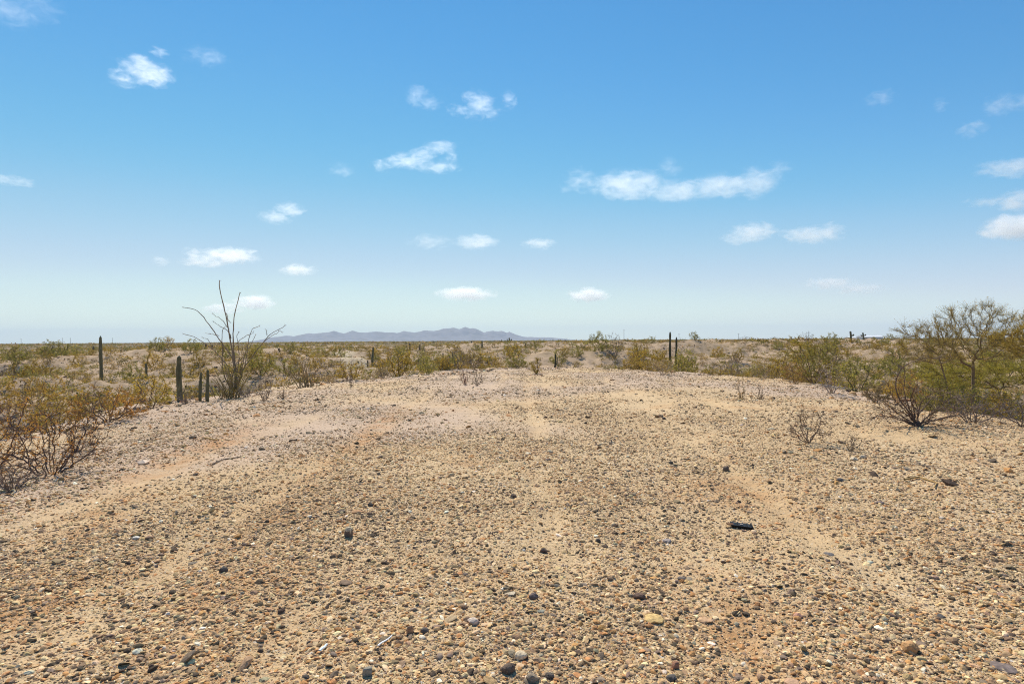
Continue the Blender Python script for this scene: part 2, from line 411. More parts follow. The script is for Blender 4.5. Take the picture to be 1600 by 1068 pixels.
# ------------------------------------------------------------------ single stones that stand out
def rot_z(a): c, s = math.cos(a), math.sin(a); return np.array([[c, -s, 0], [s, c, 0], [0, 0, 1.0]])
def stone(px, py, wpx, hpx, col, label, shape='round', seed=1, top=None, tilt=0.0, cat='stone', group=None):
    rng = np.random.default_rng(seed*131+7)
    Y = gy(px, py); X = wx(px, Y); w = wpx/F*Y/2*0.9; h = hpx/F*Y/2*1.1
    v, f = stone_shape(3, rng, {'round': 12, 'block': 7, 'flat': 9}[shape], {'round': 0.7, 'block': 0.5, 'flat': 0.55}[shape])
    v = v + 0.05*np.stack([fbm(v[:, 0]*2+seed, v[:, 1]*2+v[:, 2]*1.7, 3)]*3, 1)*v
    if shape == 'block': v = np.sign(v)*np.abs(v)**0.62*0.82
    # viewed about 25 degrees down, so depth shows as height: share it out
    dp = {'round': 0.85, 'block': 0.8, 'flat': 0.9}[shape]
    sz = max(h*({'round': 0.72, 'block': 1.0, 'flat': 0.42}[shape]), 0.004)
    v = v/np.abs(v).max(0)
    c = np.ones((len(v), 3))*np.asarray(col)
    if top is not None: c = np.where((v[:, 2:3] > 0.45), np.asarray(top)[None], c)  # sunlit top painted paler than the shaded side
    n = fbm(v[:, 0]*3+seed*2.7, v[:, 1]*3+v[:, 2]*2, 4)
    c = (c*0.85+np.array((0.05, 0.038, 0.026)))*(1+0.3*n)[:, None]
    v = v*np.array([w, w*dp, sz])
    ty = math.tan(tilt); v[:, 2] += v[:, 0]*ty
    v = v @ rot_z(rng.uniform(-0.35, 0.35)).T
    mb = MB(); mb.add(v, f, c)
    o = mb.build('stone', M_STONE)
    o.location = (X, Y+w*dp*0.5, tz(X, Y+w*dp*0.5)+sz*0.42)
    return tag(o, label, cat, group)
DKB, GRB, TAN, CRM, ORG, SAL, BLK, PGR, WHT, RED = (0.12, 0.082, 0.062), (0.17, 0.13, 0.1), (0.36, 0.25, 0.14), (0.58, 0.46, 0.3), (0.36, 0.19, 0.09), (0.48, 0.28, 0.17), (0.06, 0.052, 0.047), (0.15, 0.12, 0.125), (0.68, 0.62, 0.53), (0.28, 0.12, 0.075)
for a in [
 (541, 838, 15, 20, DKB, 'upright blocky stone with sunlit top painted cream and shaded side dark brown, left gravel', 'block', 1, CRM),
 (1426, 1012, 33, 28, (0.47, 0.25, 0.10), 'large cracked orange-brown rock lying in dark gravel near the right corner', 'round', 2),
 (1021, 962, 36, 22, (0.66, 0.44, 0.17), 'flat yellow-tan slab of stone in the sandy centre right', 'flat', 3),
 (1103, 955, 29, 15, (0.55, 0.33, 0.18), 'pinkish tan flat stone on orange sand, right of the yellow slab', 'flat', 4),
 (791, 1044, 27, 24, DKB, 'dark brown rounded cobble at the bottom centre, above a leaning tan stone', 'round', 5),
 (763, 1061, 28, 18, (0.46, 0.29, 0.13), 'long tan-brown stone leaning at the bottom edge beside the dark cobble', 'flat', 6, None, -0.35),
 (828, 1056, 24, 24, (0.26, 0.2, 0.14), 'speckled grey-tan round cobble right of the dark brown cobble', 'round', 7),
 (811, 1020, 23, 20, (0.7, 0.55, 0.36), 'cream stone with a pale rim above the speckled grey-tan cobble', 'round', 8),
 (856, 1046, 17, 14, (0.11, 0.09, 0.075), 'small grey-brown stone just right of the speckled grey-tan cobble', 'round', 9),
 (831, 930, 18, 16, (0.13, 0.095, 0.09), 'dark purple-grey rounded stone on sand, middle of the foreground', 'round', 10),
 (843, 949, 15, 10, (0.25, 0.25, 0.2), 'grey-green flat pebble below the dark purple-grey stone', 'flat', 11),
 (998, 925, 23, 14, (0.13, 0.075, 0.055), 'dark reddish stone lying above the yellow-tan slab', 'round', 12),
 (995, 943, 15, 11, (0.42, 0.29, 0.13), 'small mustard stone between the reddish stone and the yellow slab', 'round', 13),
 (1063, 894, 18, 12, (0.12, 0.1, 0.09), 'dark grey triangular stone alone on pale sand, right of centre', 'flat', 14),
 (1042, 840, 18, 13, (0.42, 0.34, 0.29), 'pale pinkish grey stone left of and below the black plastic scrap', 'flat', 15),
 (848, 852, 13, 13, (0.09, 0.06, 0.05), 'dark brown stone on sand, upper left of the pair of dark stones', 'round', 16),
 (933, 840, 10, 11, BLK, 'small black stone between the dark brown stone and the pale pinkish stone', 'round', 17),
 (1246, 958, 15, 12, (0.5, 0.25, 0.17), 'small salmon-pink stone in grey gravel, right of the orange sand', 'round', 18),
 (1240, 1052, 30, 20, (0.5, 0.3, 0.18), 'pale salmon slab at the bottom edge on the right', 'flat', 19),
 (1283, 1064, 17, 14, BLK, 'near black round stone at the bottom edge beside the salmon slab', 'round', 20),
 (1335, 714, 15, 9, (0.66, 0.53, 0.36), 'larger cream stone of a touching pair below the bare bush', 'round', 21),
 (1349, 711, 11, 8, (0.64, 0.52, 0.36), 'smaller cream stone of a touching pair below the bare bush', 'round', 22),
 (345, 894, 15, 13, (0.07, 0.065, 0.06), 'dark grey ball-shaped stone in the left foreground gravel', 'round', 23),
 (535, 908, 27, 14, (0.2, 0.13, 0.085), 'brown flat-topped stone straight below the upright blocky stone', 'flat', 24),
 (637, 984, 12, 17, (0.36, 0.2, 0.11), 'upright orange-tan stone right of the white plastic strip', 'block', 25),
 (736, 969, 21, 15, (0.62, 0.5, 0.4), 'whitish pink quartz stone left of centre in the foreground', 'round', 26),
 (660, 983, 15, 12, (0.09, 0.075, 0.07), 'dark stone next to the upright orange-tan stone', 'round', 27),
 (795, 927, 21, 11, (0.6, 0.48, 0.33), 'pale cream sliver of stone left of the dark purple-grey stone', 'flat', 28, None, 0.12),
 (699, 964, 27, 12, (0.42, 0.3, 0.17), 'bowed tan slab left of the whitish pink quartz stone', 'flat', 29, None, 0.2),
 (570, 1054, 18, 16, (0.27, 0.25, 0.2), 'grey blocky stone near the bottom edge under the white plastic strip', 'block', 30),
 (473, 1059, 14, 13, BLK, 'black rounded stone near the bottom edge, left of the grey blocky stone', 'round', 31),
 (1054, 1036, 13, 16, (0.33, 0.15, 0.09), 'upright red-brown stone near the bottom edge, below the yellow slab', 'block', 32),
 (1047, 1053, 19, 14, (0.1, 0.09, 0.085), 'dark grey stone at the foot of the upright red-brown stone', 'round', 33),
 (1134, 728, 10, 10, DKB, 'dark brown cube-like stone alone on the mid distance gravel right of centre', 'block', 34),
 (1048, 721, 9, 8, BLK, 'small black stone left of the dark brown cube-like stone', 'round', 35),
 (1037, 650, 7, 7, DKB, 'tiny dark stone on bare sand, farthest of the dark stones right of centre', 'round', 36),
 (1376, 785, 15, 10, (0.17, 0.125, 0.12), 'purplish grey flat stone left of the bent tan stick', 'flat', 37),
 (1313, 748, 11, 8, (0.16, 0.14, 0.13), 'grey rounded stone below the pair of cream stones', 'round', 38),
 (577, 791, 10, 9, BLK, 'black stone beyond the upright blocky stone', 'round', 39),
 (625, 724, 11, 7, (0.14, 0.07, 0.045), 'rust-brown stone left of centre in the mid distance', 'flat', 40),
 (801, 775, 11, 9, (0.1, 0.065, 0.05), 'dark brown stone on pale gravel right at the centre', 'round', 41),
 (858, 703, 11, 7, (0.6, 0.48, 0.3), 'cream stone on the centre track in the mid distance', 'round', 42),
 (556, 802, 21, 11, (0.42, 0.23, 0.11), 'orange stone lying just left of the black stone', 'flat', 43),
 (530, 802, 16, 10, (0.1, 0.075, 0.06), 'dark brown stone touching the orange stone', 'flat', 44),
 (1472, 950, 20, 9, (0.06, 0.06, 0.065), 'black flat stone above the large cracked orange-brown rock', 'flat', 45),
 (1463, 899, 12, 8, (0.45, 0.27, 0.18), 'pinkish stone in dark gravel, upper right of the cracked rock', 'round', 46),
 (1295, 858, 20, 7, (0.14, 0.13, 0.13), 'thin grey sliver of stone in gravel, right below the black plastic scrap', 'flat', 47),
 (1573, 1030, 44, 18, (0.17, 0.13, 0.12), 'long purple-grey slab of rock in the right corner gravel', 'flat', 48, None, -0.1),
 (285, 1032, 30, 30, (0.22, 0.155, 0.1), 'brown tilted slab near the bottom left edge', 'flat', 49, None, 0.6),
 (208, 846, 13, 7, WHT, 'white oval stone in the left foreground', 'round', 50),
]:
    a = list(a) + [None]*(10-len(a)) if len(a) < 10 else list(a)
    stone(a[0], a[1], a[2], a[3], a[4], a[5], a[6], a[7], a[8], a[9] or 0.0)

# ------------------------------------------------------------------ litter and sticks on the flat
def litter():
    Y = gy(1157, 817); X = wx(1157, Y); z = tz(X, Y)
    root = empty('plastic_scrap', (X, Y, z+0.008), R(-14)); root.rotation_euler[1] = R(4)
    tag(root, 'small broken black plastic tray with raised ribs lying on gravel', 'plastic scrap')
    k = Y/F
    W, D, H = 16*k, 0.062, 0.03
    K = (0.012, 0.012, 0.012); B = (0.03, 0.031, 0.034)
    mb = MB(); box(mb, (0, 0, 0.004), (W, D, 0.004), K); box(mb, (0, -D+0.006, 0.008), (W, 0.006, 0.009), K); box(mb, (W-0.005, 0.006, 0.009), (0.005, D-0.006, 0.010), K)
    mb.build('base', M_PLASTIC, root)
    for x in (-0.72, -0.28, 0.18, 0.6):
        m = MB(); box(m, (x*W, 0.006, 0.0125), (0.0045, D*0.86, 0.0045), B); m.build('rib', M_PLASTIC, root)
    m = MB(); box(m, (-0.02*W, -0.01, 0.013), (0.012, 0.012, 0.006), (0.3, 0.24, 0.2)); m.build('peg', M_PLASTIC, root)
    m = MB(); box(m, (-W*1.08, -D*0.5, 0.012), (0.03, 0.02, 0.004), (0.14, 0.06, 0.02), rot_z(0.3)); m.build('torn_flap', M_PLASTIC, root)
    # white strip
    def strip(px0, py0, px1, py1, r, col, name, label, cat, mat_=M_PLAIN, flat=True, mid=None):
        pts = []
        for px, py in [(px0, py0)]+(mid or [])+[(px1, py1)]:
            Yy = gy(px, py); Xx = wx(px, Yy); pts.append((Xx, Yy, tz(Xx, Yy)+r+0.006))
        pts = np.array(pts); tt = np.linspace(0, 1, len(pts)); q = np.linspace(0, 1, 4*len(pts))
        pts = np.stack([np.interp(q, tt, pts[:, i]) for i in range(3)], 1)
        pts[:, 2] += 0.004*np.sin(q*7)
        c = pts.mean(0); mb = MB(); rad = np.full(len(q), r)*(1-0.3*q)
        mb.chain(pts-c, rad, 6, col)
        if flat:
            v = mb.v[0]; 
            for b in mb.v: b[:, 2] = (b[:, 2]-0.0)*0.6
        o = mb.build(name, mat_); o.location = c
        return tag(o, label, cat)
    strip(587, 1007, 609, 990, 0.006, (0.78, 0.77, 0.75), 'plastic_strip', 'narrow white plastic strip lying on the gravel left of centre', 'plastic strip')
    strip(496, 1014, 507, 1004, 0.010, (0.7, 0.76, 0.76), 'plastic_shard', 'pale blue-white plastic shard on the gravel left of the white strip', 'plastic shard')
    strip(1412, 747, 1459, 762, 0.011, (0.33, 0.22, 0.09), 'bent_stick', 'bent tan stick with a sharp elbow lying on the right gravel', 'stick', M_WOOD, False, [(1436, 745), (1463, 754)])
    strip(318, 686, 341, 689, 0.016, (0.45, 0.29, 0.11), 'stick', 'short yellow-tan stick lying on the left gravel', 'stick', M_WOOD, False)
    strip(331, 727, 376, 715, 0.010, (0.17, 0.12, 0.09), 'twig', 'curved dark twig lying below the short yellow-tan stick', 'twig', M_WOOD, False, [(350, 719)])
    strip(451, 691, 463, 688, 0.015, (0.11, 0.075, 0.05), 'wood_chip', 'short dark chunk of wood on pale sand left of centre', 'wood chip', M_WOOD, False)
    strip(1424, 725, 1487, 735, 0.007, (0.26, 0.2, 0.16), 'long_twig', 'long thin grey twig lying above the bent tan stick', 'twig', M_WOOD, False, [(1450, 727)])
    strip(232, 829, 252, 822, 0.007, (0.3, 0.22, 0.15), 'forked_twig', 'short pale twig lying left of the white oval stone', 'twig', M_WOOD, False)
litter()

# ------------------------------------------------------------------ plants
def grow(roots, att, step, infl, kill, iters, rng, bias=(0, 0, 0.15), jit=0.25):
    """branches grow towards scattered points; returns nodes and parents"""
    N = [np.asarray(r, float) for r in roots]; par = [-1]*len(N)
    att = np.asarray(att, float); alive = np.ones(len(att), bool)
    P = np.array(N); dm = np.full(len(att), 1e9); near = np.zeros(len(att), int)
    start = 0
    bias = np.asarray(bias, float)
    for it in range(iters):
        new = np.array(N[start:])
        if len(new):
            D = np.linalg.norm(att[:, None]-new[None], axis=2)
            j = D.argmin(1); dj = D[np.arange(len(att)), j]
            up = dj < dm; dm[up] = dj[up]; near[up] = j[up]+start
        alive &= dm > kill
        act = alive & (dm < infl)
        if not act.any():
            if not alive.any(): break
            k = np.where(alive)[0]; act = np.zeros_like(alive); act[k[dm[k].argmin()]] = True
        start = len(N); NA = np.array(N)
        u = att[act]-NA[near[act]]; u /= np.linalg.norm(u, axis=1)[:, None]+1e-9
        S = {}
        for nd, d in zip(near[act], u): S[nd] = S.get(nd, 0)+d
        for nd, d in S.items():
            d = d/(np.linalg.norm(d)+1e-9)+bias+rng.normal(0, jit, 3); d /= np.linalg.norm(d)+1e-9
            N.append(NA[nd]+d*step); par.append(nd)
        if len(N) > 6000: break
    return np.array(N), np.array(par)
def pipe(N, par, r_tip, expo=2.3):
    n = len(N); cnt = np.zeros(n); kids = np.zeros(n, int)
    for i in range(n):
        if par[i] >= 0: kids[par[i]] += 1
    for i in range(n-1, -1, -1):
        if kids[i] == 0: cnt[i] += r_tip**expo
        if par[i] >= 0: cnt[par[i]] += cnt[i]
    return cnt**(1/expo), kids
def jitcol(base, n, rng, v=0.25, h=0.08):
    return np.asarray(base)[None]*(1+rng.uniform(-v, v, (n, 1)))*(1+rng.uniform(-h, h, (n, 3)))
def dome_points(n, rx, ry, h, rng, inner=0.35, lift=0.1, cone=0.0):
    u = rng.normal(size=(n, 3)); u[:, 2] = np.abs(u[:, 2]); u /= np.linalg.norm(u, axis=1)[:, None]
    k = rng.uniform(inner**2, 1, n)**0.5
    p = u*k[:, None]*np.array([rx, ry, h]); p[:, 2] += lift*h
    if cone: p[:, :2] *= (1-cone+cone*np.clip(p[:, 2]/h, 0, 1))[:, None]
    return p
def shrub_meshes(kind, seed, w=1.0, h=1.0, natt=160, tip=None, leaf=None, stemc=None, leafc=None, nleaf=None, twig=True, step=None, roots=None, att=None, rooty=0.06, col2=None):
    """stem mesh and foliage mesh of one shrub of width w and height h"""
    rng = np.random.default_rng(seed)
    P = {'creosote': dict(tip=0.004, leaf=0.05, stemc=(0.13, 0.085, 0.06), leafc=(0.205, 0.155, 0.04), nleaf=16, asp=0.45, inner=0.3, cone=0.45),
         'olive':    dict(tip=0.004, leaf=0.055, stemc=(0.12, 0.10, 0.05), leafc=(0.155, 0.148, 0.05), nleaf=18, asp=0.4, inner=0.3, cone=0.3),
         'dry':      dict(tip=0.004, leaf=0.03, stemc=(0.145, 0.11, 0.09), leafc=(0.2, 0.16, 0.12), nleaf=1, asp=0.35, inner=0.2, cone=0.35),
         'bursage':  dict(tip=0.004, leaf=0.045, stemc=(0.19, 0.15, 0.12), leafc=(0.23, 0.185, 0.13), nleaf=14, asp=0.4, inner=0.3, cone=0.1),
         'rust':     dict(tip=0.0035, leaf=0.026, stemc=(0.13, 0.075, 0.055), leafc=(0.33, 0.16, 0.03), nleaf=6, asp=0.5, inner=0.25, cone=0.35)}[kind]
    tip = tip or P['tip']; leaf = leaf or P['leaf']; stemc = stemc or P['stemc']; leafc = leafc or P['leafc']; nleaf = P['nleaf'] if nleaf is None else nleaf
    att = dome_points(natt, w/2, w/2, h*0.9, rng, P['inner'], 0.1, P['cone']) if att is None else att
    nr = {'rust': 16, 'dry': 14}.get(kind, 8)
    roots = roots if roots is not None else [np.array([math.cos(a), math.sin(a), 0])*w*rooty*rng.uniform(0.3, 1) for a in rng.uniform(0, 6.28, nr)]
    step = step or 0.065*max(w, h)
    N, par = grow(roots, att, step, 9*step, 1.3*step, 70, rng, (0, 0, 0.10), 0.22)
    rad, kids = pipe(N, par, tip)
    ms = MB(); e = np.where(par >= 0)[0]
    c = jitcol(stemc, len(e), rng, 0.3, 0.05)
    r1 = rad[e]; r0 = np.minimum(rad[par[e]], r1*1.6)
    ms.frusta(N[par[e]], N[e], r0, r1, 4, c)
    tips = np.where(rad < tip*1.9)[0]
    T0, T1 = [], []
    if twig:
        for k in range(3):
            d = N[tips]-N[np.maximum(par[tips], 0)]; d /= np.linalg.norm(d, axis=1)[:, None]+1e-9
            d = d+rng.normal(0, 0.55, d.shape)+np.array([0, 0, 0.25]); d /= np.linalg.norm(d, axis=1)[:, None]
            L = step*rng.uniform(0.5, 1.7, len(tips))
            T0.append(N[tips]); T1.append(N[tips]+d*L[:, None])
        T0 = np.concatenate(T0); T1 = np.concatenate(T1)
        ms.frusta(T0, T1, tip*0.8, tip*0.35, 3, jitcol(stemc, len(T0), rng, 0.3, 0.05))
    mf = MB()
    if nleaf:
        if twig:
            t = rng.uniform(0.1, 1.05, (len(T0), nleaf//2+1, 1)); Lp = (T0[:, None]*(1-t)+T1[:, None]*t).reshape(-1, 3)
        else: Lp = np.repeat(N[tips], nleaf, 0)
        if nleaf == 1: Lp = Lp[rng.uniform(size=len(Lp)) < 0.5]
        Lp = Lp+rng.normal(0, leaf*0.35, Lp.shape); Lp[:, 2] = np.maximum(Lp[:, 2], 0.02)
        cl_ = fbm(Lp[:, 0]*3.4/w+Lp[:, 2]*2.2/h+seed*1.3, Lp[:, 1]*3.4/w-Lp[:, 2]*1.7/h, 2)
        Lp = Lp[cl_+rng.normal(0, 0.12, len(Lp)) > -0.12]
        lc = jitcol(leafc, len(Lp), rng, 0.3, 0.08)
        if col2 is not None:
            mk = rng.uniform(size=len(Lp)) < sstep(-0.2, 0.3, fbm(Lp[:, 0]*3/w+seed, Lp[:, 1]*3/w+Lp[:, 2]*2/h, 2)); lc = np.where(mk[:, None], jitcol(col2, len(Lp), rng, 0.3, 0.08), lc)
        mf.leaves(Lp, leaf*rng.uniform(0.5, 1.2, len(Lp)), lc, P['asp'], 0.25, rng)
    return ms.mesh('stems', M_WOOD), (mf.mesh('foliage', M_LEAF) if nleaf else None)
def place(name, meshes, loc, rz, sc, label, cat, group=None):
    root = empty(name, loc, rz); root.scale = sc if isinstance(sc, tuple) else (sc, sc, sc)
    tag(root, label, cat, group)
    for nm, me in zip(('stems', 'foliage'), meshes):
        if me is None: continue
        o = bpy.data.objects.new(nm, me); COL.objects.link(o); o.parent = root
    return root

def shrub_at(name, kind, px, pbase, wpx, hpx, label, seed, Y=None, z=None, cat='shrub', squash=1.0, sink=0.0, **kw):
    Y = Y or gy(px, pbase); X = wx(px, Y)
    zz = tz(X, Y) if z is None else z
    w = wpx/F*Y; h = hpx/F*Y
    return place(name, shrub_meshes(kind, seed, w, h, **kw), (X, Y, zz-sink), 0, 1.0, label, cat)

# --- near left: rusty shrubs at the rim of the flat
shrub_at('rusty_shrub', 'rust', 76, 737, 225, 104, 'nearest rusty shrub on the left, dark reddish stems with sparse orange leaves', 21, natt=280, step=0.06, tip=0.0034, nleaf=4, leaf=0.022, leafc=(0.32, 0.16, 0.04), stemc=(0.10, 0.065, 0.055))
shrub_at('rusty_shrub', 'rust', -8, 712, 150, 125, 'rusty shrub with a thick dark trunk cut by the left edge', 22, natt=200, step=0.065, tip=0.0036, nleaf=6, leaf=0.026, leafc=(0.32, 0.165, 0.035))
shrub_at('creosote_shrub', 'creosote', 172, 648, 165, 66, 'ochre shrub with a dark knotty base behind the nearest rusty shrub', 23, natt=300, step=0.08, nleaf=18, leaf=0.03, tip=0.004, leafc=(0.25, 0.155, 0.04), col2=(0.27, 0.14, 0.035))
shrub_at('creosote_shrub', 'creosote', 88, 655, 120, 66, 'orange-tinged ochre shrub left of the dark knotty based shrub', 24, natt=260, step=0.08, nleaf=19, leaf=0.03, leafc=(0.26, 0.155, 0.035), col2=(0.19, 0.15, 0.045))
shrub_at('creosote_shrub', 'creosote', 20, 640, 120, 66, 'wide ochre shrub at the left edge above the rusty shrubs', 25, natt=240, step=0.085, nleaf=19, leaf=0.032, leafc=(0.24, 0.16, 0.035), Y=14.5)
shrub_at('creosote_shrub', 'creosote', 232, 640, 90, 60, 'yellow-green shrub between the ochre shrub and the thick saguaro', 26, natt=220, step=0.08, nleaf=22, leaf=0.035, leafc=(0.23, 0.18, 0.045), Y=15.8)
shrub_at('creosote_shrub', 'creosote', 130, 628, 110, 58, 'ochre shrub in front of the tall single saguaro', 27, natt=220, step=0.09, nleaf=20, leaf=0.038, leafc=(0.225, 0.17, 0.04), Y=19)
shrub_at('creosote_shrub', 'creosote', 55, 622, 120, 50, 'low ochre shrub on the far left slope', 28, natt=220, step=0.1, nleaf=20, leaf=0.04, leafc=(0.23, 0.16, 0.04), Y=21)
shrub_at('dry_shrub', 'dry', 118, 700, 90, 50, 'dry grey leafless shrub tangled behind the nearest rusty shrub', 29, natt=160, step=0.075, tip=0.0036)
shrub_at('dry_shrub', 'dry', 20, 760, 130, 40, 'low grey dead branches spreading beside the nearest rusty shrub', 30, natt=120, step=0.07, tip=0.004)
# --- round the ocotillo
shrub_at('dry_shrub', 'dry', 288, 625, 46, 28, 'grey brittle shrub at the foot of the thick saguaro', 31, natt=110, stemc=(0.16, 0.13, 0.125))
shrub_at('dry_shrub', 'dry', 413, 621, 46, 48, 'leafless fan-shaped shrub right of the ocotillo', 32, natt=130, stemc=(0.17, 0.13, 0.10))
shrub_at('dry_shrub', 'dry', 441, 619, 20, 18, 'tiny dead shrub beside the leafless fan-shaped shrub', 33, natt=50)
shrub_at('dry_shrub', 'dry', 384, 615, 50, 20, 'heap of fallen grey branches under the ocotillo', 34, natt=110, stemc=(0.15, 0.12, 0.11))
shrub_at('dry_shrub', 'dry', 548, 601, 14, 22, 'small dry sprig standing on the left rim of the flat', 35, natt=40)
# --- middle of the flat
shrub_at('dry_shrub', 'dry', 726, 597, 26, 36, 'left of two wiry dead shrubs on the far part of the flat', 36, natt=70, stemc=(0.15, 0.085, 0.08), nleaf=2, leafc=(0.2, 0.12, 0.08))
shrub_at('dry_shrub', 'dry', 745, 598, 32, 32, 'right of two wiry dead shrubs on the far part of the flat', 37, natt=80, stemc=(0.12, 0.085, 0.06))
shrub_at('creosote_shrub', 'creosote', 837, 579, 30, 26, 'small ochre shrub alone on the far rim at the centre', 38, natt=110, nleaf=10, leaf=0.06)
shrub_at('dry_shrub', 'bursage', 1036, 581, 46, 26, 'grey dead mound at the far rim below the saguaro pair', 39, natt=140, stemc=(0.2, 0.15, 0.13), nleaf=8, leaf=0.06)
shrub_at('dry_shrub', 'dry', 1157, 617, 24, 46, 'spindly dry sprig, taller of two right of centre on the flat', 40, natt=45, stemc=(0.16, 0.115, 0.075), nleaf=2, leafc=(0.26, 0.18, 0.07))
shrub_at('dry_shrub', 'dry', 1188, 619, 20, 26, 'spindly dry sprig, shorter of two right of centre on the flat', 41, natt=36)
shrub_at('dry_shrub', 'dry', 1262, 686, 92, 56, 'leafless twiggy shrub on the right gravel, left of the bare arching bush', 42, natt=280, step=0.05, tip=0.003, stemc=(0.17, 0.12, 0.09), rooty=0.03)
shrub_at('dry_shrub', 'dry', 1330, 699, 46, 28, 'low grey dead twigs beside the leafless twiggy shrub', 43, natt=80, step=0.045, tip=0.003)
# --- right rim
shrub_at('creosote_shrub', 'creosote', 1268, 590, 130, 78, 'big ochre-green shrub on the right rim with grey dead wood below', 44, natt=460, step=0.13, nleaf=30, leaf=0.055, Y=25, leafc=(0.2, 0.165, 0.045), col2=(0.16, 0.15, 0.05), tip=0.005)
shrub_at('dry_shrub', 'dry', 1299, 606, 66, 46, 'grey dead shrub at the foot of the big ochre-green shrub', 45, natt=170, stemc=(0.21, 0.17, 0.15), tip=0.005)
shrub_at('bursage_shrub', 'bursage', 1191, 584, 44, 26, 'pale grey low shrub on the right rim left of the big ochre-green shrub', 46, natt=120)
shrub_at('dry_shrub', 'bursage', 1370, 622, 46, 34, 'dark grey low shrub on the rim left of the bare arching bush', 47, natt=120, stemc=(0.11, 0.09, 0.08), leafc=(0.13, 0.105, 0.085))
shrub_at('dry_shrub', 'dry', 1142, 578, 46, 36, 'grey dead shrub at the right end of the far rim', 48, natt=120, stemc=(0.2, 0.155, 0.13))
shrub_at('creosote_shrub', 'creosote', 1240, 600, 60, 40, 'brownish low shrub in front of the big ochre-green shrub', 49, natt=150, leafc=(0.17, 0.12, 0.06), Y=24)
shrub_at('dry_shrub', 'dry', 1520, 655, 150, 52, 'wide grey tangle of dead branches in front of the tall palo verde', 50, natt=300, step=0.07, tip=0.004, stemc=(0.16, 0.125, 0.11))
shrub_at('dry_shrub', 'dry', 1600, 662, 110, 48, 'grey tangle of dead branches cut by the right edge', 51, natt=220, step=0.07, tip=0.004, stemc=(0.17, 0.135, 0.12))
shrub_at('olive_shrub', 'olive', 1585, 650, 130, 88, 'olive-green shrub under the tall palo verde at the right edge', 52, natt=300, step=0.08, leaf=0.035, nleaf=14, Y=13.6, leafc=(0.24, 0.195, 0.05), col2=(0.24, 0.145, 0.035))
shrub_at('olive_shrub', 'olive', 1490, 645, 120, 66, 'yellow-green shrub between the bare arching bush and tall palo verde', 53, natt=280, step=0.08, leaf=0.035, nleaf=14, Y=14.5, leafc=(0.225, 0.205, 0.058))
shrub_at('creosote_shrub', 'rust', 1420, 640, 60, 64, 'thin orange-leaved shrub behind the bare arching bush', 54, natt=120, step=0.08, leaf=0.03, Y=15, leafc=(0.3, 0.17, 0.045))

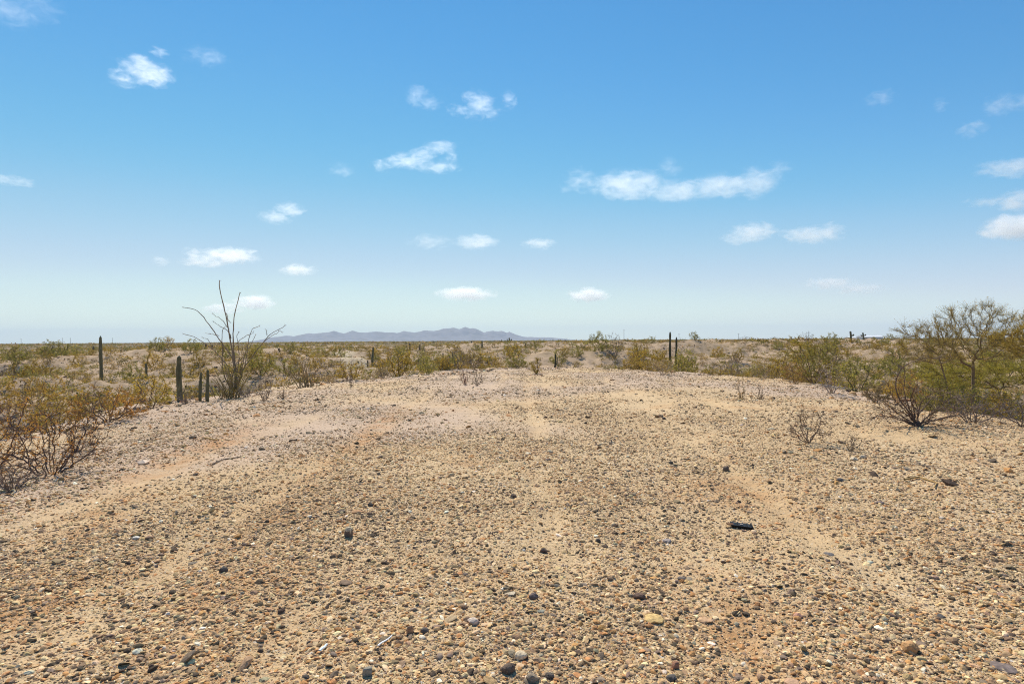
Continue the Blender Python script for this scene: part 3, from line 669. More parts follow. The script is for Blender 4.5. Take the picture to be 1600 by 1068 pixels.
# --- traced canes: photo columns and rows of one plant turned into points at its depth
def smooth_line(p, n):
    p = np.asarray(p, float); t = np.r_[0, np.cumsum(np.linalg.norm(np.diff(p, axis=0), axis=1))]; t /= t[-1]
    q = np.linspace(0, 1, n); out = np.stack([np.interp(q, t, p[:, i]) for i in range(p.shape[1])], 1)
    for _ in range(2): out[1:-1] = 0.25*out[:-2]+0.5*out[1:-1]+0.25*out[2:]
    return out
def cane_points(zp, ox, oy, sc, Y, dd, bend, origin):
    pts = []
    n = len(zp)
    for i, (zx, zy) in enumerate(zp):
        px, py = ox+zx/sc, oy+zy/sc; t = i/(n-1)
        y = Y+dd*t*t+bend*math.sin(t*3.1)
        pts.append((wx(px, y)-origin[0], y-origin[1], wz(px, py, y)-origin[2]))
    return np.array(pts)
def ocotillo():
    Y = 18.2; base = (wx(369, Y), Y, tz(wx(369, Y), Y)-0.03)
    root = empty('ocotillo', base); tag(root, 'tall leafless ocotillo with long wiry canes against the sky', 'ocotillo')
    rng = np.random.default_rng(8)
    B = (590, 905)
    canes = [
     ([B, (600, 800), (590, 720), (575, 600), (565, 500), (545, 420), (540, 350), (520, 270), (505, 200), (500, 150), (480, 100), (492, 65)], 0.028),
     ([B, (605, 780), (590, 690), (580, 560), (578, 400), (585, 340), (600, 260), (612, 200), (620, 155)], 0.024),
     ([B, (610, 740), (580, 650), (520, 570), (470, 490), (410, 410), (350, 340), (310, 290), (270, 268), (230, 260), (185, 257)], 0.022),
     ([(575, 905), (540, 720), (480, 640), (440, 590), (390, 550), (340, 515), (300, 485), (260, 463), (205, 450)], 0.018),
     ([(560, 905), (505, 800), (495, 700), (495, 600), (500, 500), (490, 445), (515, 425)], 0.018),
     ([(565, 500), (560, 470), (520, 430), (480, 410), (430, 388)], 0.012),
     ([(550, 430), (530, 395), (510, 370), (490, 345), (455, 328)], 0.012),
     ([(610, 905), (650, 750), (720, 660), (770, 590), (820, 530), (850, 480), (890, 450), (940, 430), (1000, 398)], 0.018),
     ([(770, 590), (830, 530), (870, 490), (920, 460), (960, 438), (970, 452)], 0.012),
     ([(605, 905), (670, 740), (690, 640), (695, 560), (705, 500), (720, 450), (722, 425), (790, 412)], 0.017),
     ([(610, 540), (640, 510), (680, 490), (720, 480), (760, 455)], 0.010),
     ([(850, 475), (840, 450), (835, 428)], 0.008),
     ([(470, 480), (420, 460), (360, 450)], 0.009),
     ([(600, 905), (620, 700), (625, 600), (610, 500), (600, 480), (615, 455)], 0.016),
     ([(595, 905), (590, 760), (560, 640), (530, 590), (490, 560), (440, 540)], 0.014),
     ([(600, 905), (640, 780), (655, 690), (660, 610), (700, 560), (745, 470), (755, 450)], 0.014),
     ([(420, 590), (400, 545), (370, 515), (330, 500)], 0.009),
     ([(530, 300), (545, 350), (575, 380)], 0.011)]
    for k in range(16):
        x0 = rng.uniform(520, 640); x1 = x0+rng.normal(0, 70); y1 = rng.uniform(560, 740)
        canes.append(([(x0*0.4+590*0.6, 905), (x0, 830), (x0*0.6+x1*0.4+rng.normal(0, 8), 0.5*(830+y1)), (x1+rng.normal(0, 8), 0.25*830+0.75*y1), (x1+rng.normal(0, 14), y1)], rng.uniform(0.008, 0.0125)))
    for i, (zp, r) in enumerate(canes):
        dd = rng.uniform(-0.5, 0.6) if len(zp) > 5 else 0.05
        p = cane_points(zp, 250, 430, 5.087, Y, dd if r > 0.012 else 0.1, 0.1, base)
        p = smooth_line(p, 26); p += np.cumsum(rng.normal(0, 0.011, p.shape), 0)*np.linspace(0, 1, 26)[:, None]
        rad = 1.02*r*np.linspace(1, 0.4, 26)*(1+0.12*np.sin(np.arange(26)*1.7))
        mb = MB(); mb.chain(p, rad, 6, np.array((0.17, 0.13, 0.092))*rng.uniform(0.85, 1.2))
        # spines along the cane and a dried flower tuft at its tip
        k = rng.integers(2, 25, 40); d = rng.normal(size=(40, 3)); d /= np.linalg.norm(d, axis=1)[:, None]
        mb.frusta(p[k], p[k]+d*0.035, 0.003, 0.001, 3, (0.2, 0.16, 0.12))
        if r > 0.0115: mb.leaves(p[-1]+rng.normal(0, 0.012, (9, 3)), 0.026, (0.16, 0.10, 0.07), 0.45, 0.4, rng)
        mb.build('cane', M_WOOD, root)
    # short young stems crowding the base
    mb = MB()
    for i in range(44):
        a = rng.uniform(0, 6.28); b = np.array([math.cos(a)*rng.uniform(0, 0.28)-0.08, math.sin(a)*0.25, 0])
        if i % 3 == 0: b[0] -= 0.28
        L = rng.uniform(0.35, 1.0); d = np.array([math.cos(a)*rng.uniform(0.1, 0.55), math.sin(a)*rng.uniform(0.1, 0.5), 1]); d /= np.linalg.norm(d)
        q = np.linspace(0, 1, 7)[:, None]; p = b+d*L*q+np.array([math.cos(a), math.sin(a), 0])*0.12*q*q+rng.normal(0, 0.006, (7, 3))
        mb.chain(p, np.linspace(0.014, 0.007, 7), 5, np.array((0.22, 0.17, 0.08))*rng.uniform(0.6, 1.25))
    mb.build('young_stems', M_WOOD, root)
    m = MB()
    for i in range(120):
        p = np.array([rng.normal(-0.02, 0.25), rng.normal(0, 0.2), rng.uniform(0.25, 1.1)])
        m.leaves(p[None]+rng.normal(0, 0.04, (10, 3)), 0.05, jitcol((0.15, 0.135, 0.05), 10, rng), 0.4, 0.5, rng)
    m.build('foliage', M_LEAF, root)
    # second, smaller clump on the right
    Y2 = 23.5; b2 = (wx(477, Y2), Y2, tz(wx(477, Y2), Y2)-0.04)
    r2 = empty('ocotillo', b2); tag(r2, 'small clump of leaning yellowish canes right of the tall ocotillo', 'ocotillo')
    for i in range(26):
        a = rng.uniform(0, 6.28); lean = rng.uniform(0.1, 0.85); dx = -abs(math.cos(a))*lean*1.0 if i % 5 < 2 else math.cos(a)*lean*0.9
        L = rng.uniform(0.7, 1.15) if i % 5 >= 2 else rng.uniform(1.0, 1.55)
        d = np.array([dx, math.sin(a)*lean*0.7, 1.0]); d /= np.linalg.norm(d)
        q = np.linspace(0, 1, 9)[:, None]; b = np.array([rng.normal(0.1, 0.2), rng.normal(0, 0.15), 0])
        p = b+d*L*q+d*np.array([1, 1, -0.3])*0.2*q*q+rng.normal(0, 0.008, (9, 3))
        mb = MB(); mb.chain(p, np.linspace(0.02, 0.009, 9), 5, np.array((0.24, 0.18, 0.1))*rng.uniform(0.6, 1.2)); mb.build('cane', M_WOOD, r2)
ocotillo()

def arching_bush():
    px, py = 1433, 665; Y = gy(px, py); base = (wx(px, Y), Y, tz(wx(px, Y), Y)-0.01)
    root = empty('arching_bush', base); tag(root, 'bare bush with dark arching stems on the right gravel', 'bush')
    rng = np.random.default_rng(12); B = (562, 915)
    mains = [[B, (545, 880), (520, 830), (440, 740), (418, 650), (430, 590), (470, 520), (560, 480), (640, 460), (715, 470)],
             [B, (535, 850), (490, 740), (475, 650), (490, 580), (480, 530), (450, 520)],
             [B, (520, 860), (430, 800), (380, 800), (340, 830)],
             [B, (600, 880), (680, 830), (760, 790), (870, 805), (940, 800)],
             [B, (570, 850), (590, 760), (640, 720), (690, 690), (735, 680)],
             [B, (600, 890), (720, 880), (800, 850), (900, 860), (1000, 900), (1080, 985)],
             [B, (550, 820), (520, 740), (540, 690), (580, 660)],
             [B, (580, 830), (620, 790), (660, 740), (700, 700), (790, 700)],
             [B, (620, 870), (720, 790), (800, 720), (850, 740)],
             [B, (540, 870), (470, 800), (400, 730), (370, 630)],
             [B, (500, 900), (400, 860), (300, 850), (250, 890)],
             [B, (640, 900), (760, 920), (850, 930), (930, 960)],
             [B, (575, 840), (560, 760), (530, 720), (545, 680)]]
    for k in range(7):
        a = rng.uniform(-2.9, -0.25); L = rng.uniform(90, 330); w = rng.uniform(-60, 60)
        mains.append([B]+[(562+math.cos(a)*L*q*1.25+w*q*q, 912+math.sin(a)*L*q*0.75+rng.normal(0, 9)) for q in (0.25, 0.5, 0.75, 1.0)])
    sm = MB(); sm.chain(np.array([(-0.02, 0, -0.04), (0, 0, 0.04), (0.03, 0.01, 0.10)]), np.array([0.065, 0.05, 0.025]), 8, (0.075, 0.05, 0.042)); sm.build('stump', M_WOOD, root)
    ends = []
    for i, zp in enumerate(mains):
        p = cane_points(zp, 1300, 450, 4.273, Y, rng.uniform(-0.7, 0.5), 0.15, base)
        p[:, 2] = np.maximum(p[:, 2], 0.01); p[0] = (rng.normal(0, 0.03), rng.normal(0, 0.03), 0)
        p = smooth_line(p, 22)+rng.normal(0, 0.004, (22, 3))
        r = 0.013 if i < 2 else 0.010
        m = MB(); m.chain(p, r*np.linspace(1.25, 0.3, 22), 6, np.array((0.10, 0.065, 0.05))*rng.uniform(0.8, 1.3))
        for k in range(26):
            j = rng.integers(5, 22); q = p[j]; d = (p[min(j+1, 21)]-p[j-1]); d /= np.linalg.norm(d)
            d = d+rng.normal(0, 0.7, 3); d /= np.linalg.norm(d); L = rng.uniform(0.06, 0.3)
            mid = q+d*L*0.5+rng.normal(0, 0.02, 3); e = q+d*L+rng.normal(0, 0.03, 3)
            mid[2] = max(mid[2], 0.01); e[2] = max(e[2], 0.01)
            c = np.array((0.15, 0.11, 0.085))*rng.uniform(0.7, 1.3)
            m.frusta([q, mid], [mid, e], [0.0042, 0.003], [0.003, 0.0016], 3, c)
            ends.append(e)
        m.build('branch', M_WOOD, root)
    mf = MB(); ends = np.array(ends); k = ends[rng.integers(0, len(ends), 260)]
    mf.leaves(k+rng.normal(0, 0.03, k.shape), 0.022*rng.uniform(0.6, 1.3, len(k)), jitcol((0.28, 0.17, 0.05), len(k), rng), 0.5, 0.2, rng)
    mf.build('foliage', M_LEAF, root)
arching_bush()

def palo_verde(name, Y, bpx, lobes, label, seed, natt=900, step=0.11, tip=0.004, roots=2, leafc=(0.15, 0.115, 0.045), barkc=(0.13, 0.095, 0.06), nleaf=5, leaf=0.05, thick=1.0, stem_up=None):
    rng = np.random.default_rng(seed); X = wx(bpx, Y); z0 = tz(X, Y)-0.05
    root = empty(name, (X, Y, z0)); tag(root, label, 'tree')
    att = []
    tot = sum(l[2]*l[3] for l in lobes)
    for (px, py, rx, ry) in lobes:
        n = int(natt*rx*ry/tot); u = rng.normal(size=(n, 3)); u /= np.linalg.norm(u, axis=1)[:, None]; u *= rng.uniform(0.2, 1, (n, 1))**0.45
        Ry = 0.75*rx/F*Y
        att.append(np.stack([wx(px, Y)-X+u[:, 0]*rx/F*Y, u[:, 1]*Ry, wz(px, py, Y)-z0+u[:, 2]*ry/F*Y], 1))
    att = np.concatenate(att); att = att[att[:, 2] > 0.15]
    rts = []
    for k in range(roots):
        b = np.array([rng.normal(0, 0.12), rng.normal(0, 0.12), 0.0]); rts.append(b)
    if stem_up:      # guide points up the trunk
        att = np.concatenate([att, np.array([(wx(px, Y)-X+rng.normal(0, 0.05), rng.normal(0, 0.1), wz(px, py, Y)-z0) for px, py in stem_up])])
    N, par = grow(rts, att, step, 7*step, 1.25*step, 130, rng, (0, 0, 0.05), 0.12)
    for _ in range(3):
        M = N.copy(); cnt = np.ones(len(N)); e_ = np.where(par >= 0)[0]
        np.add.at(M, e_, N[par[e_]]); np.add.at(cnt, e_, 1); np.add.at(M, par[e_], N[e_]); np.add.at(cnt, par[e_], 1)
        M /= cnt[:, None]; keep_ = par < 0; M[keep_] = N[keep_]; N = M
    rad, kids = pipe(N, par, tip, 2.4); rad *= thick
    e = np.where(par >= 0)[0]; r1 = rad[e]; r0 = np.minimum(rad[par[e]], r1*1.5)
    big = r1 > 0.022
    mt = MB(); mt.frusta(N[par[e]][big], N[e][big], r0[big], r1[big], 7, jitcol(barkc, big.sum(), rng, 0.2, 0.05)); mt.build('trunk', M_WOOD, root)
    mb = MB(); sm = ~big; mb.frusta(N[par[e]][sm], N[e][sm], r0[sm], r1[sm], 4, jitcol(np.array(barkc)*1.1, sm.sum(), rng, 0.25, 0.06))
    tips = np.where(rad < tip*3.0*thick)[0]
    T0, T1 = [], []
    for k in range(6):
        d = N[tips]-N[np.maximum(par[tips], 0)]; d /= np.linalg.norm(d, axis=1)[:, None]+1e-9
        d = d+rng.normal(0, 0.42, d.shape)+np.array([0, 0, 0.4]); d /= np.linalg.norm(d, axis=1)[:, None]
        T0.append(N[tips]); T1.append(N[tips]+d*(step*rng.uniform(0.8, 3.2, len(tips)))[:, None])
    T0 = np.concatenate(T0); T1 = np.concatenate(T1)
    mb.frusta(T0, T1, tip*0.75, tip*0.3, 3, jitcol(np.array(leafc)*0.9, len(T0), rng, 0.3, 0.06)); mb.build('branches', M_WOOD, root)
    t = rng.uniform(0.2, 1.05, (len(T0), nleaf, 1)); L = (T0[:, None]*(1-t)+T1[:, None]*t).reshape(-1, 3)+rng.normal(0, 0.015, (len(T0)*nleaf, 3))
    mf = MB(); mf.leaves(L, leaf*rng.uniform(0.5, 1.2, len(L)), jitcol(leafc, len(L), rng, 0.35, 0.08), 0.18, 0.9, rng); mf.build('crown', M_LEAF, root)
    return root
palo_verde('palo_verde_tree', 16.0, 1520, [(1522, 499, 58, 27), (1484, 520, 46, 22), (1562, 514, 44, 28), (1520, 532, 60, 26), (1490, 556, 56, 18), (1555, 552, 50, 18)],
           'tall palo verde tree with an open umbrella crown on the right rim', 61, natt=1000, step=0.10, stem_up=[(1520, 590), (1519, 578)], leafc=(0.215, 0.172, 0.065), nleaf=2, leaf=0.055, tip=0.0032, roots=3, barkc=(0.17, 0.125, 0.08), thick=1.1)
palo_verde('palo_verde_tree', 15.2, 1478, [(1440, 520, 40, 15), (1472, 522, 30, 20), (1428, 540, 30, 14), (1455, 556, 46, 18)],
           'leaning palo verde tree left of the tall umbrella-crowned one', 62, natt=560, step=0.10, stem_up=[(1476, 588), (1474, 575)], leafc=(0.215, 0.17, 0.065), nleaf=2, leaf=0.055, tip=0.0032, roots=1, barkc=(0.17, 0.12, 0.075))
palo_verde('palo_verde_tree', 14.6, 1600, [(1592, 532, 50, 22), (1625, 520, 50, 28), (1640, 545, 60, 30)],
           'dense yellow-brown palo verde tree cut by the right edge', 63, natt=500, step=0.10, leafc=(0.235, 0.185, 0.06), nleaf=7, leaf=0.05)
palo_verde('palo_verde_tree', 17.2, 1545, [(1530, 588, 90, 26), (1470, 590, 50, 24), (1580, 575, 60, 28)],
           'low spreading green palo verde tree below the tall umbrella crown', 64, natt=800, step=0.12, leafc=(0.225, 0.205, 0.058), nleaf=7, leaf=0.06)

# ------------------------------------------------------------------ saguaros
def saguaro(px, ptop, Y, wpx, label, seed, arms=(), col=(0.14, 0.125, 0.065), dead=False, group=None, lean=0.0, zbase=None):
    rng = np.random.default_rng(seed); X = wx(px, Y); z0 = (tz(X, Y) if zbase is None else zbase)-0.05
    H = wz(px, ptop, Y)-z0; r = wpx/F*Y/2*0.88
    o_mb = MB()
    def ribbed(path, rad, nr=13):
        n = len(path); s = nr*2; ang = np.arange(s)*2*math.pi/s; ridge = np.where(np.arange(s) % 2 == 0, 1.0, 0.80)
        t = np.gradient(path, axis=0); t /= np.linalg.norm(t, axis=1)[:, None]
        a = np.array([0, 1.0, 0]); u = np.cross(np.broadcast_to(a, t.shape), t); u /= np.linalg.norm(u, axis=1)[:, None]; w = np.cross(t, u)
        v = path[:, None]+(u[:, None]*np.cos(ang)[None, :, None]+w[:, None]*np.sin(ang)[None, :, None])*(rad[:, None]*ridge[None])[..., None]
        k = np.arange(s); k2 = (k+1) % s; q = np.stack([k, k2, k2+s, k+s], 1)
        f = (q[None]+(np.arange(n-1)*s)[:, None, None]).reshape(-1, 4)
        c = np.where(ridge > 0.9, 1.75, 0.62)[None, :, None]*np.asarray(col)[None, None]*(1+0.25*fbm(path[:, 2]*2.0+seed, path[:, 2]*0+seed*0.37, 3))[:, None, None]  # lit rib edges and shaded grooves put into the vertex colour
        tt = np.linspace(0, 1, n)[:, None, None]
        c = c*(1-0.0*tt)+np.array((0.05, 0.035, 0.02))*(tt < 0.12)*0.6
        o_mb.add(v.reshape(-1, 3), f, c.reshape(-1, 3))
    n = 26; q = np.linspace(0, 1, n)
    lean = lean or float(rng.normal(0, 0.014))
    path = np.stack([lean*H*q+0.28*r*np.sin(q*4+seed), 0*q, q*H], 1)
    rad = r*(1.02-0.32*q+0.07*np.sin(q*9+seed)+0.05*np.sin(q*23+seed*2))
    rad *= np.where(q > 0.93, np.sqrt(np.clip(1-((q-0.93)/0.07)**2, 0.0004, 1)), 1)*(1+0.04*np.sin(q*19+seed))
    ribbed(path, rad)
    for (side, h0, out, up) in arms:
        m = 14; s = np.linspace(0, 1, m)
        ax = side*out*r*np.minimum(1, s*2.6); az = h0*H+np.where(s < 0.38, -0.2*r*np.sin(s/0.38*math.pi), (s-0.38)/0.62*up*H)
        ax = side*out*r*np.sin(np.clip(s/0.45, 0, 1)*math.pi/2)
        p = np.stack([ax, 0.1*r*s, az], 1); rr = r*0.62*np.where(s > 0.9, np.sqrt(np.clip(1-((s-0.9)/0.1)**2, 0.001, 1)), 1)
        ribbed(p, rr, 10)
    o = o_mb.build('saguaro', M_CACTUS, smooth=False); o.location = (X, Y, z0)
    return tag(o, label, 'cactus', group)
GRN = (0.075, 0.078, 0.038); BRN = (0.085, 0.062, 0.04)
saguaro(157, 524, 36, 6.5, 'tall slender saguaro standing alone above the shrubs on the left', 1, lean=0.01)
saguaro(280, 555, 17.2, 10.5, 'thick tapering saguaro column left of the ocotillo', 2, zbase=-0.25, lean=0.004)
saguaro(312, 581, 17.0, 6.0, 'thinner, shorter saguaro of the pair left of the ocotillo', 3, zbase=-0.22)
saguaro(324, 577, 17.0, 6.6, 'thicker, taller saguaro of the pair left of the ocotillo', 4, zbase=-0.2)
saguaro(228, 567, 40, 5, 'short saguaro between the tall lone one and the thick column', 5)
saguaro(338, 573, 44, 4.2, 'brown withered saguaro just left of the ocotillo', 6, arms=[(-1, 0.4, 1.9, 0.15)], col=BRN)
saguaro(436, 544, 62, 4.6, 'dark saguaro seen between the ocotillo and the clump of leaning canes', 7, col=BRN)
saguaro(458, 533, 110, 2.6, 'slim saguaro on the skyline right of the ocotillo', 8)
saguaro(421, 552, 70, 3.2, 'saguaro half hidden by the right canes of the ocotillo', 9)
saguaro(582, 542, 55, 4.4, 'tallest saguaro of the cluster beyond the left rim', 10, lean=0.02)
saguaro(574, 562, 50, 3.4, 'dark stubby saguaro just left of the tallest one in the cluster', 11, col=BRN)
saguaro(553, 560, 56, 2.8, 'short saguaro at the left end of the cluster beyond the left rim', 12)
saguaro(565, 556, 64, 2.6, 'thin saguaro behind the stubby one in the cluster', 13)
saguaro(542, 556, 68, 3.0, 'low saguaro beside the dirt track left of the cluster', 14)
saguaro(506, 549, 75, 3.0, 'saguaro with a short arm above the dirt track', 15, arms=[(-1, 0.5, 2.2, 0.2)])
saguaro(483, 553, 66, 2.8, 'slim saguaro above the clump of leaning canes', 16)
saguaro(495, 561, 62, 2.6, 'small saguaro just right of the clump of leaning canes', 17)
saguaro(692, 551, 52, 2.8, 'slim saguaro in the ochre brush left of the two wiry dead shrubs', 18)
saguaro(707, 550, 48, 3.0, 'slim saguaro in the ochre brush above the two wiry dead shrubs', 19)
saguaro(796, 527, 130, 2.6, 'far saguaro with two raised arms under the right end of the mountains', 20, arms=[(-1, 0.45, 3.0, 0.3), (1, 0.5, 2.8, 0.25)])
saguaro(784, 530, 140, 2.2, 'far armless saguaro under the right end of the mountains', 21)
saguaro(1048, 517.5, 44, 4.8, 'taller saguaro of the pair on the far rim right of centre', 22, col=(0.08, 0.072, 0.036))
saguaro(1056, 526, 44.6, 4.6, 'shorter saguaro of the pair on the far rim right of centre', 23, col=(0.08, 0.072, 0.036))
saguaro(867, 553, 42, 2.9, 'small black-green saguaro with a side arm on the far rim at the centre', 24, arms=[(1, 0.35, 2.6, 0.5)], col=(0.04, 0.042, 0.026))
saguaro(1329, 517, 110, 4.0, 'saguaro with one arm on the right skyline beside the white house', 25, arms=[(1, 0.6, 2.6, 0.12)])
saguaro(1349, 519, 115, 3.0, 'saguaro with two small arms in front of the white house', 26, arms=[(-1, 0.55, 2.6, 0.15), (1, 0.6, 2.6, 0.15)])

for px, ptop, Y, w_, lab in ((83, 544, 100, 2.2, 'first of three far small saguaros in a row on the left, from the picture edge'), (93, 546, 104, 1.9, 'second of three far small saguaros in a row on the left'), (105, 545, 96, 2.0, 'third of three far small saguaros in a row on the left'),
        (146, 545, 105, 2.0, 'far small saguaro just left of the tall lone one'), (250, 548, 90, 2.0, 'far small saguaro above the short saguaro on the left'), (322, 541, 100, 2.2, 'far saguaro behind the left canes of the ocotillo, outer one'), (331, 543, 95, 2.0, 'far saguaro behind the left canes of the ocotillo, inner one'),
        (470, 547, 85, 2.4, 'far saguaro straight above the clump of leaning canes'), (521, 550, 80, 2.4, 'far saguaro between the dirt track and the cluster, left one'), (531, 549, 90, 2.2, 'far saguaro between the dirt track and the cluster, right one'),
        (640, 540, 110, 2.0, 'far saguaro under the middle of the mountains, left of two'), (656, 542, 100, 2.0, 'far saguaro under the middle of the mountains, right of two'), (737, 537, 130, 1.9, 'far saguaro under the mountain summit, left of two'), (753, 536, 120, 2.0, 'far saguaro under the mountain summit, right of two'),
        (821, 540, 90, 2.2, 'far saguaro just past the right end of the mountains, taller of two'), (836, 543, 85, 2.0, 'far saguaro just past the right end of the mountains, shorter of two'), (911, 539, 110, 2.0, 'far thin saguaro on the knoll right of the black-green one'), (1005, 535, 120, 1.9, 'far thin saguaro left of the pair on the far rim')):
    saguaro(px, ptop-4, Y, w_*1.45, lab, int(px), col=BRN if px % 3 else GRN)

# ------------------------------------------------------------------ shrubs over the broken ground (each a thing of its own)
def visible(X, Y, zt):
    t = np.linspace(0.04, 0.985, 90)
    P = terrain(X*t, Y*t); L = CAM_H+(zt-CAM_H)*t
    return bool((P < L+0.02).all())
PROTO = {}
for kind, seeds in (('creosote', (101, 102, 103, 104)), ('olive', (111, 112, 113, 114)), ('dry', (121, 122, 123)), ('bursage', (131, 132, 133))):
    PROTO[kind] = [shrub_meshes(kind, s, 1.0, 0.75 if kind != 'bursage' else 0.5, natt=130, tip={'creosote': 0.003, 'olive': 0.003, 'dry': 0.0032, 'bursage': 0.003}[kind],
                                leaf={'creosote': 0.042, 'olive': 0.044, 'dry': 0.03, 'bursage': 0.034}[kind], nleaf={'creosote': 14, 'olive': 16, 'dry': 1, 'bursage': 13}[kind]) for s in seeds]
LAND = [(60, 'the left picture edge'), (157, 'the tall lone saguaro'), (228, 'the short saguaro'), (280, 'the thick saguaro column'), (370, 'the ocotillo'), (436, 'the dark saguaro'), (477, 'the clump of leaning canes'),
        (582, 'the saguaro cluster'), (700, 'the two slim saguaros'), (790, 'the far armed saguaro'), (867, 'the black-green saguaro'), (960, 'the rim shrubs at the centre'), (1051, 'the saguaro pair'), (1157, 'the spindly sprigs'),
        (1268, 'the big ochre-green shrub'), (1329, 'the one-armed skyline saguaro'), (1380, 'the white house'), (1433, 'the bare arching bush'), (1520, 'the tall palo verde'), (1590, 'the right picture edge')]
ORD = ['nearest', 'second nearest', 'third nearest', 'fourth nearest', 'fifth nearest', 'sixth nearest', 'seventh nearest', 'eighth nearest', 'ninth nearest', 'tenth nearest', 'eleventh nearest', 'twelfth nearest', 'thirteenth nearest', 'fourteenth nearest', 'fifteenth nearest']
KN = {'creosote': ('creosote_shrub', 'ochre', 'ochre creosote shrubs of the broken ground'), 'olive': ('olive_shrub', 'olive-green', 'olive-green shrubs of the broken ground'),
      'dry': ('dry_shrub', 'leafless grey', 'leafless grey shrubs of the broken ground'), 'bursage': ('bursage_shrub', 'low pale grey', 'low pale grey shrubs of the broken ground')}
def broken_ground_shrubs():
    rng = np.random.default_rng(2024)
    rec = []
    # chosen spots first: column, depth, width and height in photo pixels, kind
    spots = [(80, 62, 62, 34, 'olive'), (25, 55, 56, 36, 'olive'), (112, 66, 50, 30, 'olive'), (246, 58, 34, 24, 'olive'), (300, 56, 38, 24, 'olive'), (262, 60, 28, 20, 'creosote'),
             (606, 52, 44, 34, 'olive'), (626, 58, 44, 34, 'olive'), (600, 44, 40, 30, 'creosote'), (640, 44, 50, 30, 'olive'), (664, 46, 44, 26, 'olive'), (735, 46, 56, 36, 'creosote'), (765, 46, 56, 36, 'creosote'), (712, 48, 40, 26, 'olive'),
             (800, 50, 40, 26, 'olive'), (540, 64, 36, 22, 'olive'), (525, 60, 34, 20, 'olive'), (600, 33, 40, 22, 'bursage'), (570, 30, 44, 20, 'bursage'), (597, 34, 26, 30, 'dry'), (543, 29, 40, 26, 'dry'),
             (900, 48, 34, 22, 'olive'), (938, 50, 40, 34, 'olive'), (960, 48, 40, 42, 'dry'), (1000, 42, 60, 40, 'creosote'), (1030, 42, 40, 34, 'creosote'), (985, 40, 40, 26, 'creosote'), (1012, 38, 44, 22, 'creosote'), (1070, 44, 44, 30, 'creosote'),
             (1068, 55, 34, 26, 'olive'), (1095, 44, 50, 22, 'creosote'), (1122, 46, 40, 24, 'olive'), (1150, 50, 60, 34, 'olive'), (1160, 42, 50, 30, 'creosote'), (1180, 48, 40, 30, 'olive'), (1205, 42, 60, 40, 'creosote'), (1225, 46, 70, 46, 'creosote'),
             (1310, 36, 80, 50, 'creosote'), (1330, 44, 70, 36, 'olive'), (1370, 48, 60, 26, 'olive'), (1350, 34, 60, 32, 'creosote'), (1390, 36, 50, 24, 'creosote'), (1405, 30, 44, 30, 'creosote'), (1340, 26, 50, 30, 'bursage'), (1300, 30, 50, 40, 'creosote'),
             (1255, 60, 50, 30, 'olive'), (1290, 62, 50, 32, 'olive'), (1215, 90, 30, 14, 'olive'), (1085, 95, 22, 16, 'olive'), (1018, 95, 20, 14, 'olive'), (926, 100, 20, 16, 'olive'), (895, 95, 18, 12, 'olive'), (1260, 110, 26, 18, 'dry'), (1300, 100, 34, 24, 'olive'),
             (1390, 110, 24, 10, 'olive'), (1165, 100, 30, 8, 'dry'), (1455, 17, 60, 40, 'olive'), (1500, 18, 80, 46, 'olive'), (1545, 17, 80, 50, 'creosote'), (1590, 16, 80, 56, 'olive'), (1530, 15, 70, 44, 'creosote'), (1512, 15.4, 100, 72, 'olive'), (1556, 15.2, 90, 74, 'creosote'), (1462, 15, 70, 58, 'olive'), (1470, 20, 70, 40, 'creosote'), (1575, 20, 80, 50, 'olive'), (1430, 22, 60, 36, 'olive'), (1395, 18, 46, 34, 'creosote'), (1610, 14.5, 70, 50, 'creosote'), (1440, 40, 60, 34, 'olive'), (1470, 34, 60, 30, 'creosote'), (1500, 30, 70, 30, 'olive'), (1400, 60, 50, 24, 'creosote'), (1560, 26, 70, 40, 'creosote')]
    for px, Y, wpx, hpx, k in spots: rec.append((px, Y, wpx/F*Y, hpx/F*Y, k))
    tries = 0
    while len(rec) < 560 and tries < 9000:
        tries += 1
        px = rng.uniform(-120, 1720); Y = math.exp(rng.uniform(math.log(15), math.log(150))); X = wx(px, Y)
        if plat_d(np.array([X]), np.array([Y]))[0] < 1.2 or track_mask(np.array([X]), np.array([Y]))[0] > 0.1: continue
        if (px < 460 and Y < 34) or (px > 1380 and Y < 24): continue
        if fbm(np.array([X/9.0]), np.array([Y/9.0]), 2)[0] < -0.12 and rng.uniform() < 0.75: continue
        k = rng.choice(['creosote', 'olive', 'dry', 'bursage'], p=[0.36, 0.28, 0.14, 0.22])
        w = rng.uniform(0.8, 2.6) if k != 'bursage' else rng.uniform(0.5, 1.2)
        h = w*rng.uniform(0.5, 0.85) if k != 'bursage' else w*0.5
        if px < 0 or px > 1600:
            if rng.uniform() < 0.5: continue
        h = min(h, max(0.45, 1.75+rng.uniform(-0.3, 0.5)-tz(X, Y)))
        rec.append((px, Y, w, h, k))
    out = []
    for px, Y, w, h, k in rec:
        X = wx(px, Y); z = tz(X, Y)
        if not visible(X, Y, z+h*0.7): continue
        if px < -25 or px > 1625: continue
        out.append((px, X, Y, z, w, h, k))
    # labels: kind, size and rank beside the nearest landmark
    keys = {}
    for i, (px, X, Y, z, w, h, k) in enumerate(out):
        lx, ln = min(LAND, key=lambda q: abs(q[0]-px)); side = 'right' if px >= lx else 'left'
        if 'picture edge' in ln: side = 'in'
        band = 'far' if Y > 60 else ('mid-distance' if Y > 32 else 'near')
        keys.setdefault((k, ln, side, band), []).append((abs(px-lx), i))
    lab = {}
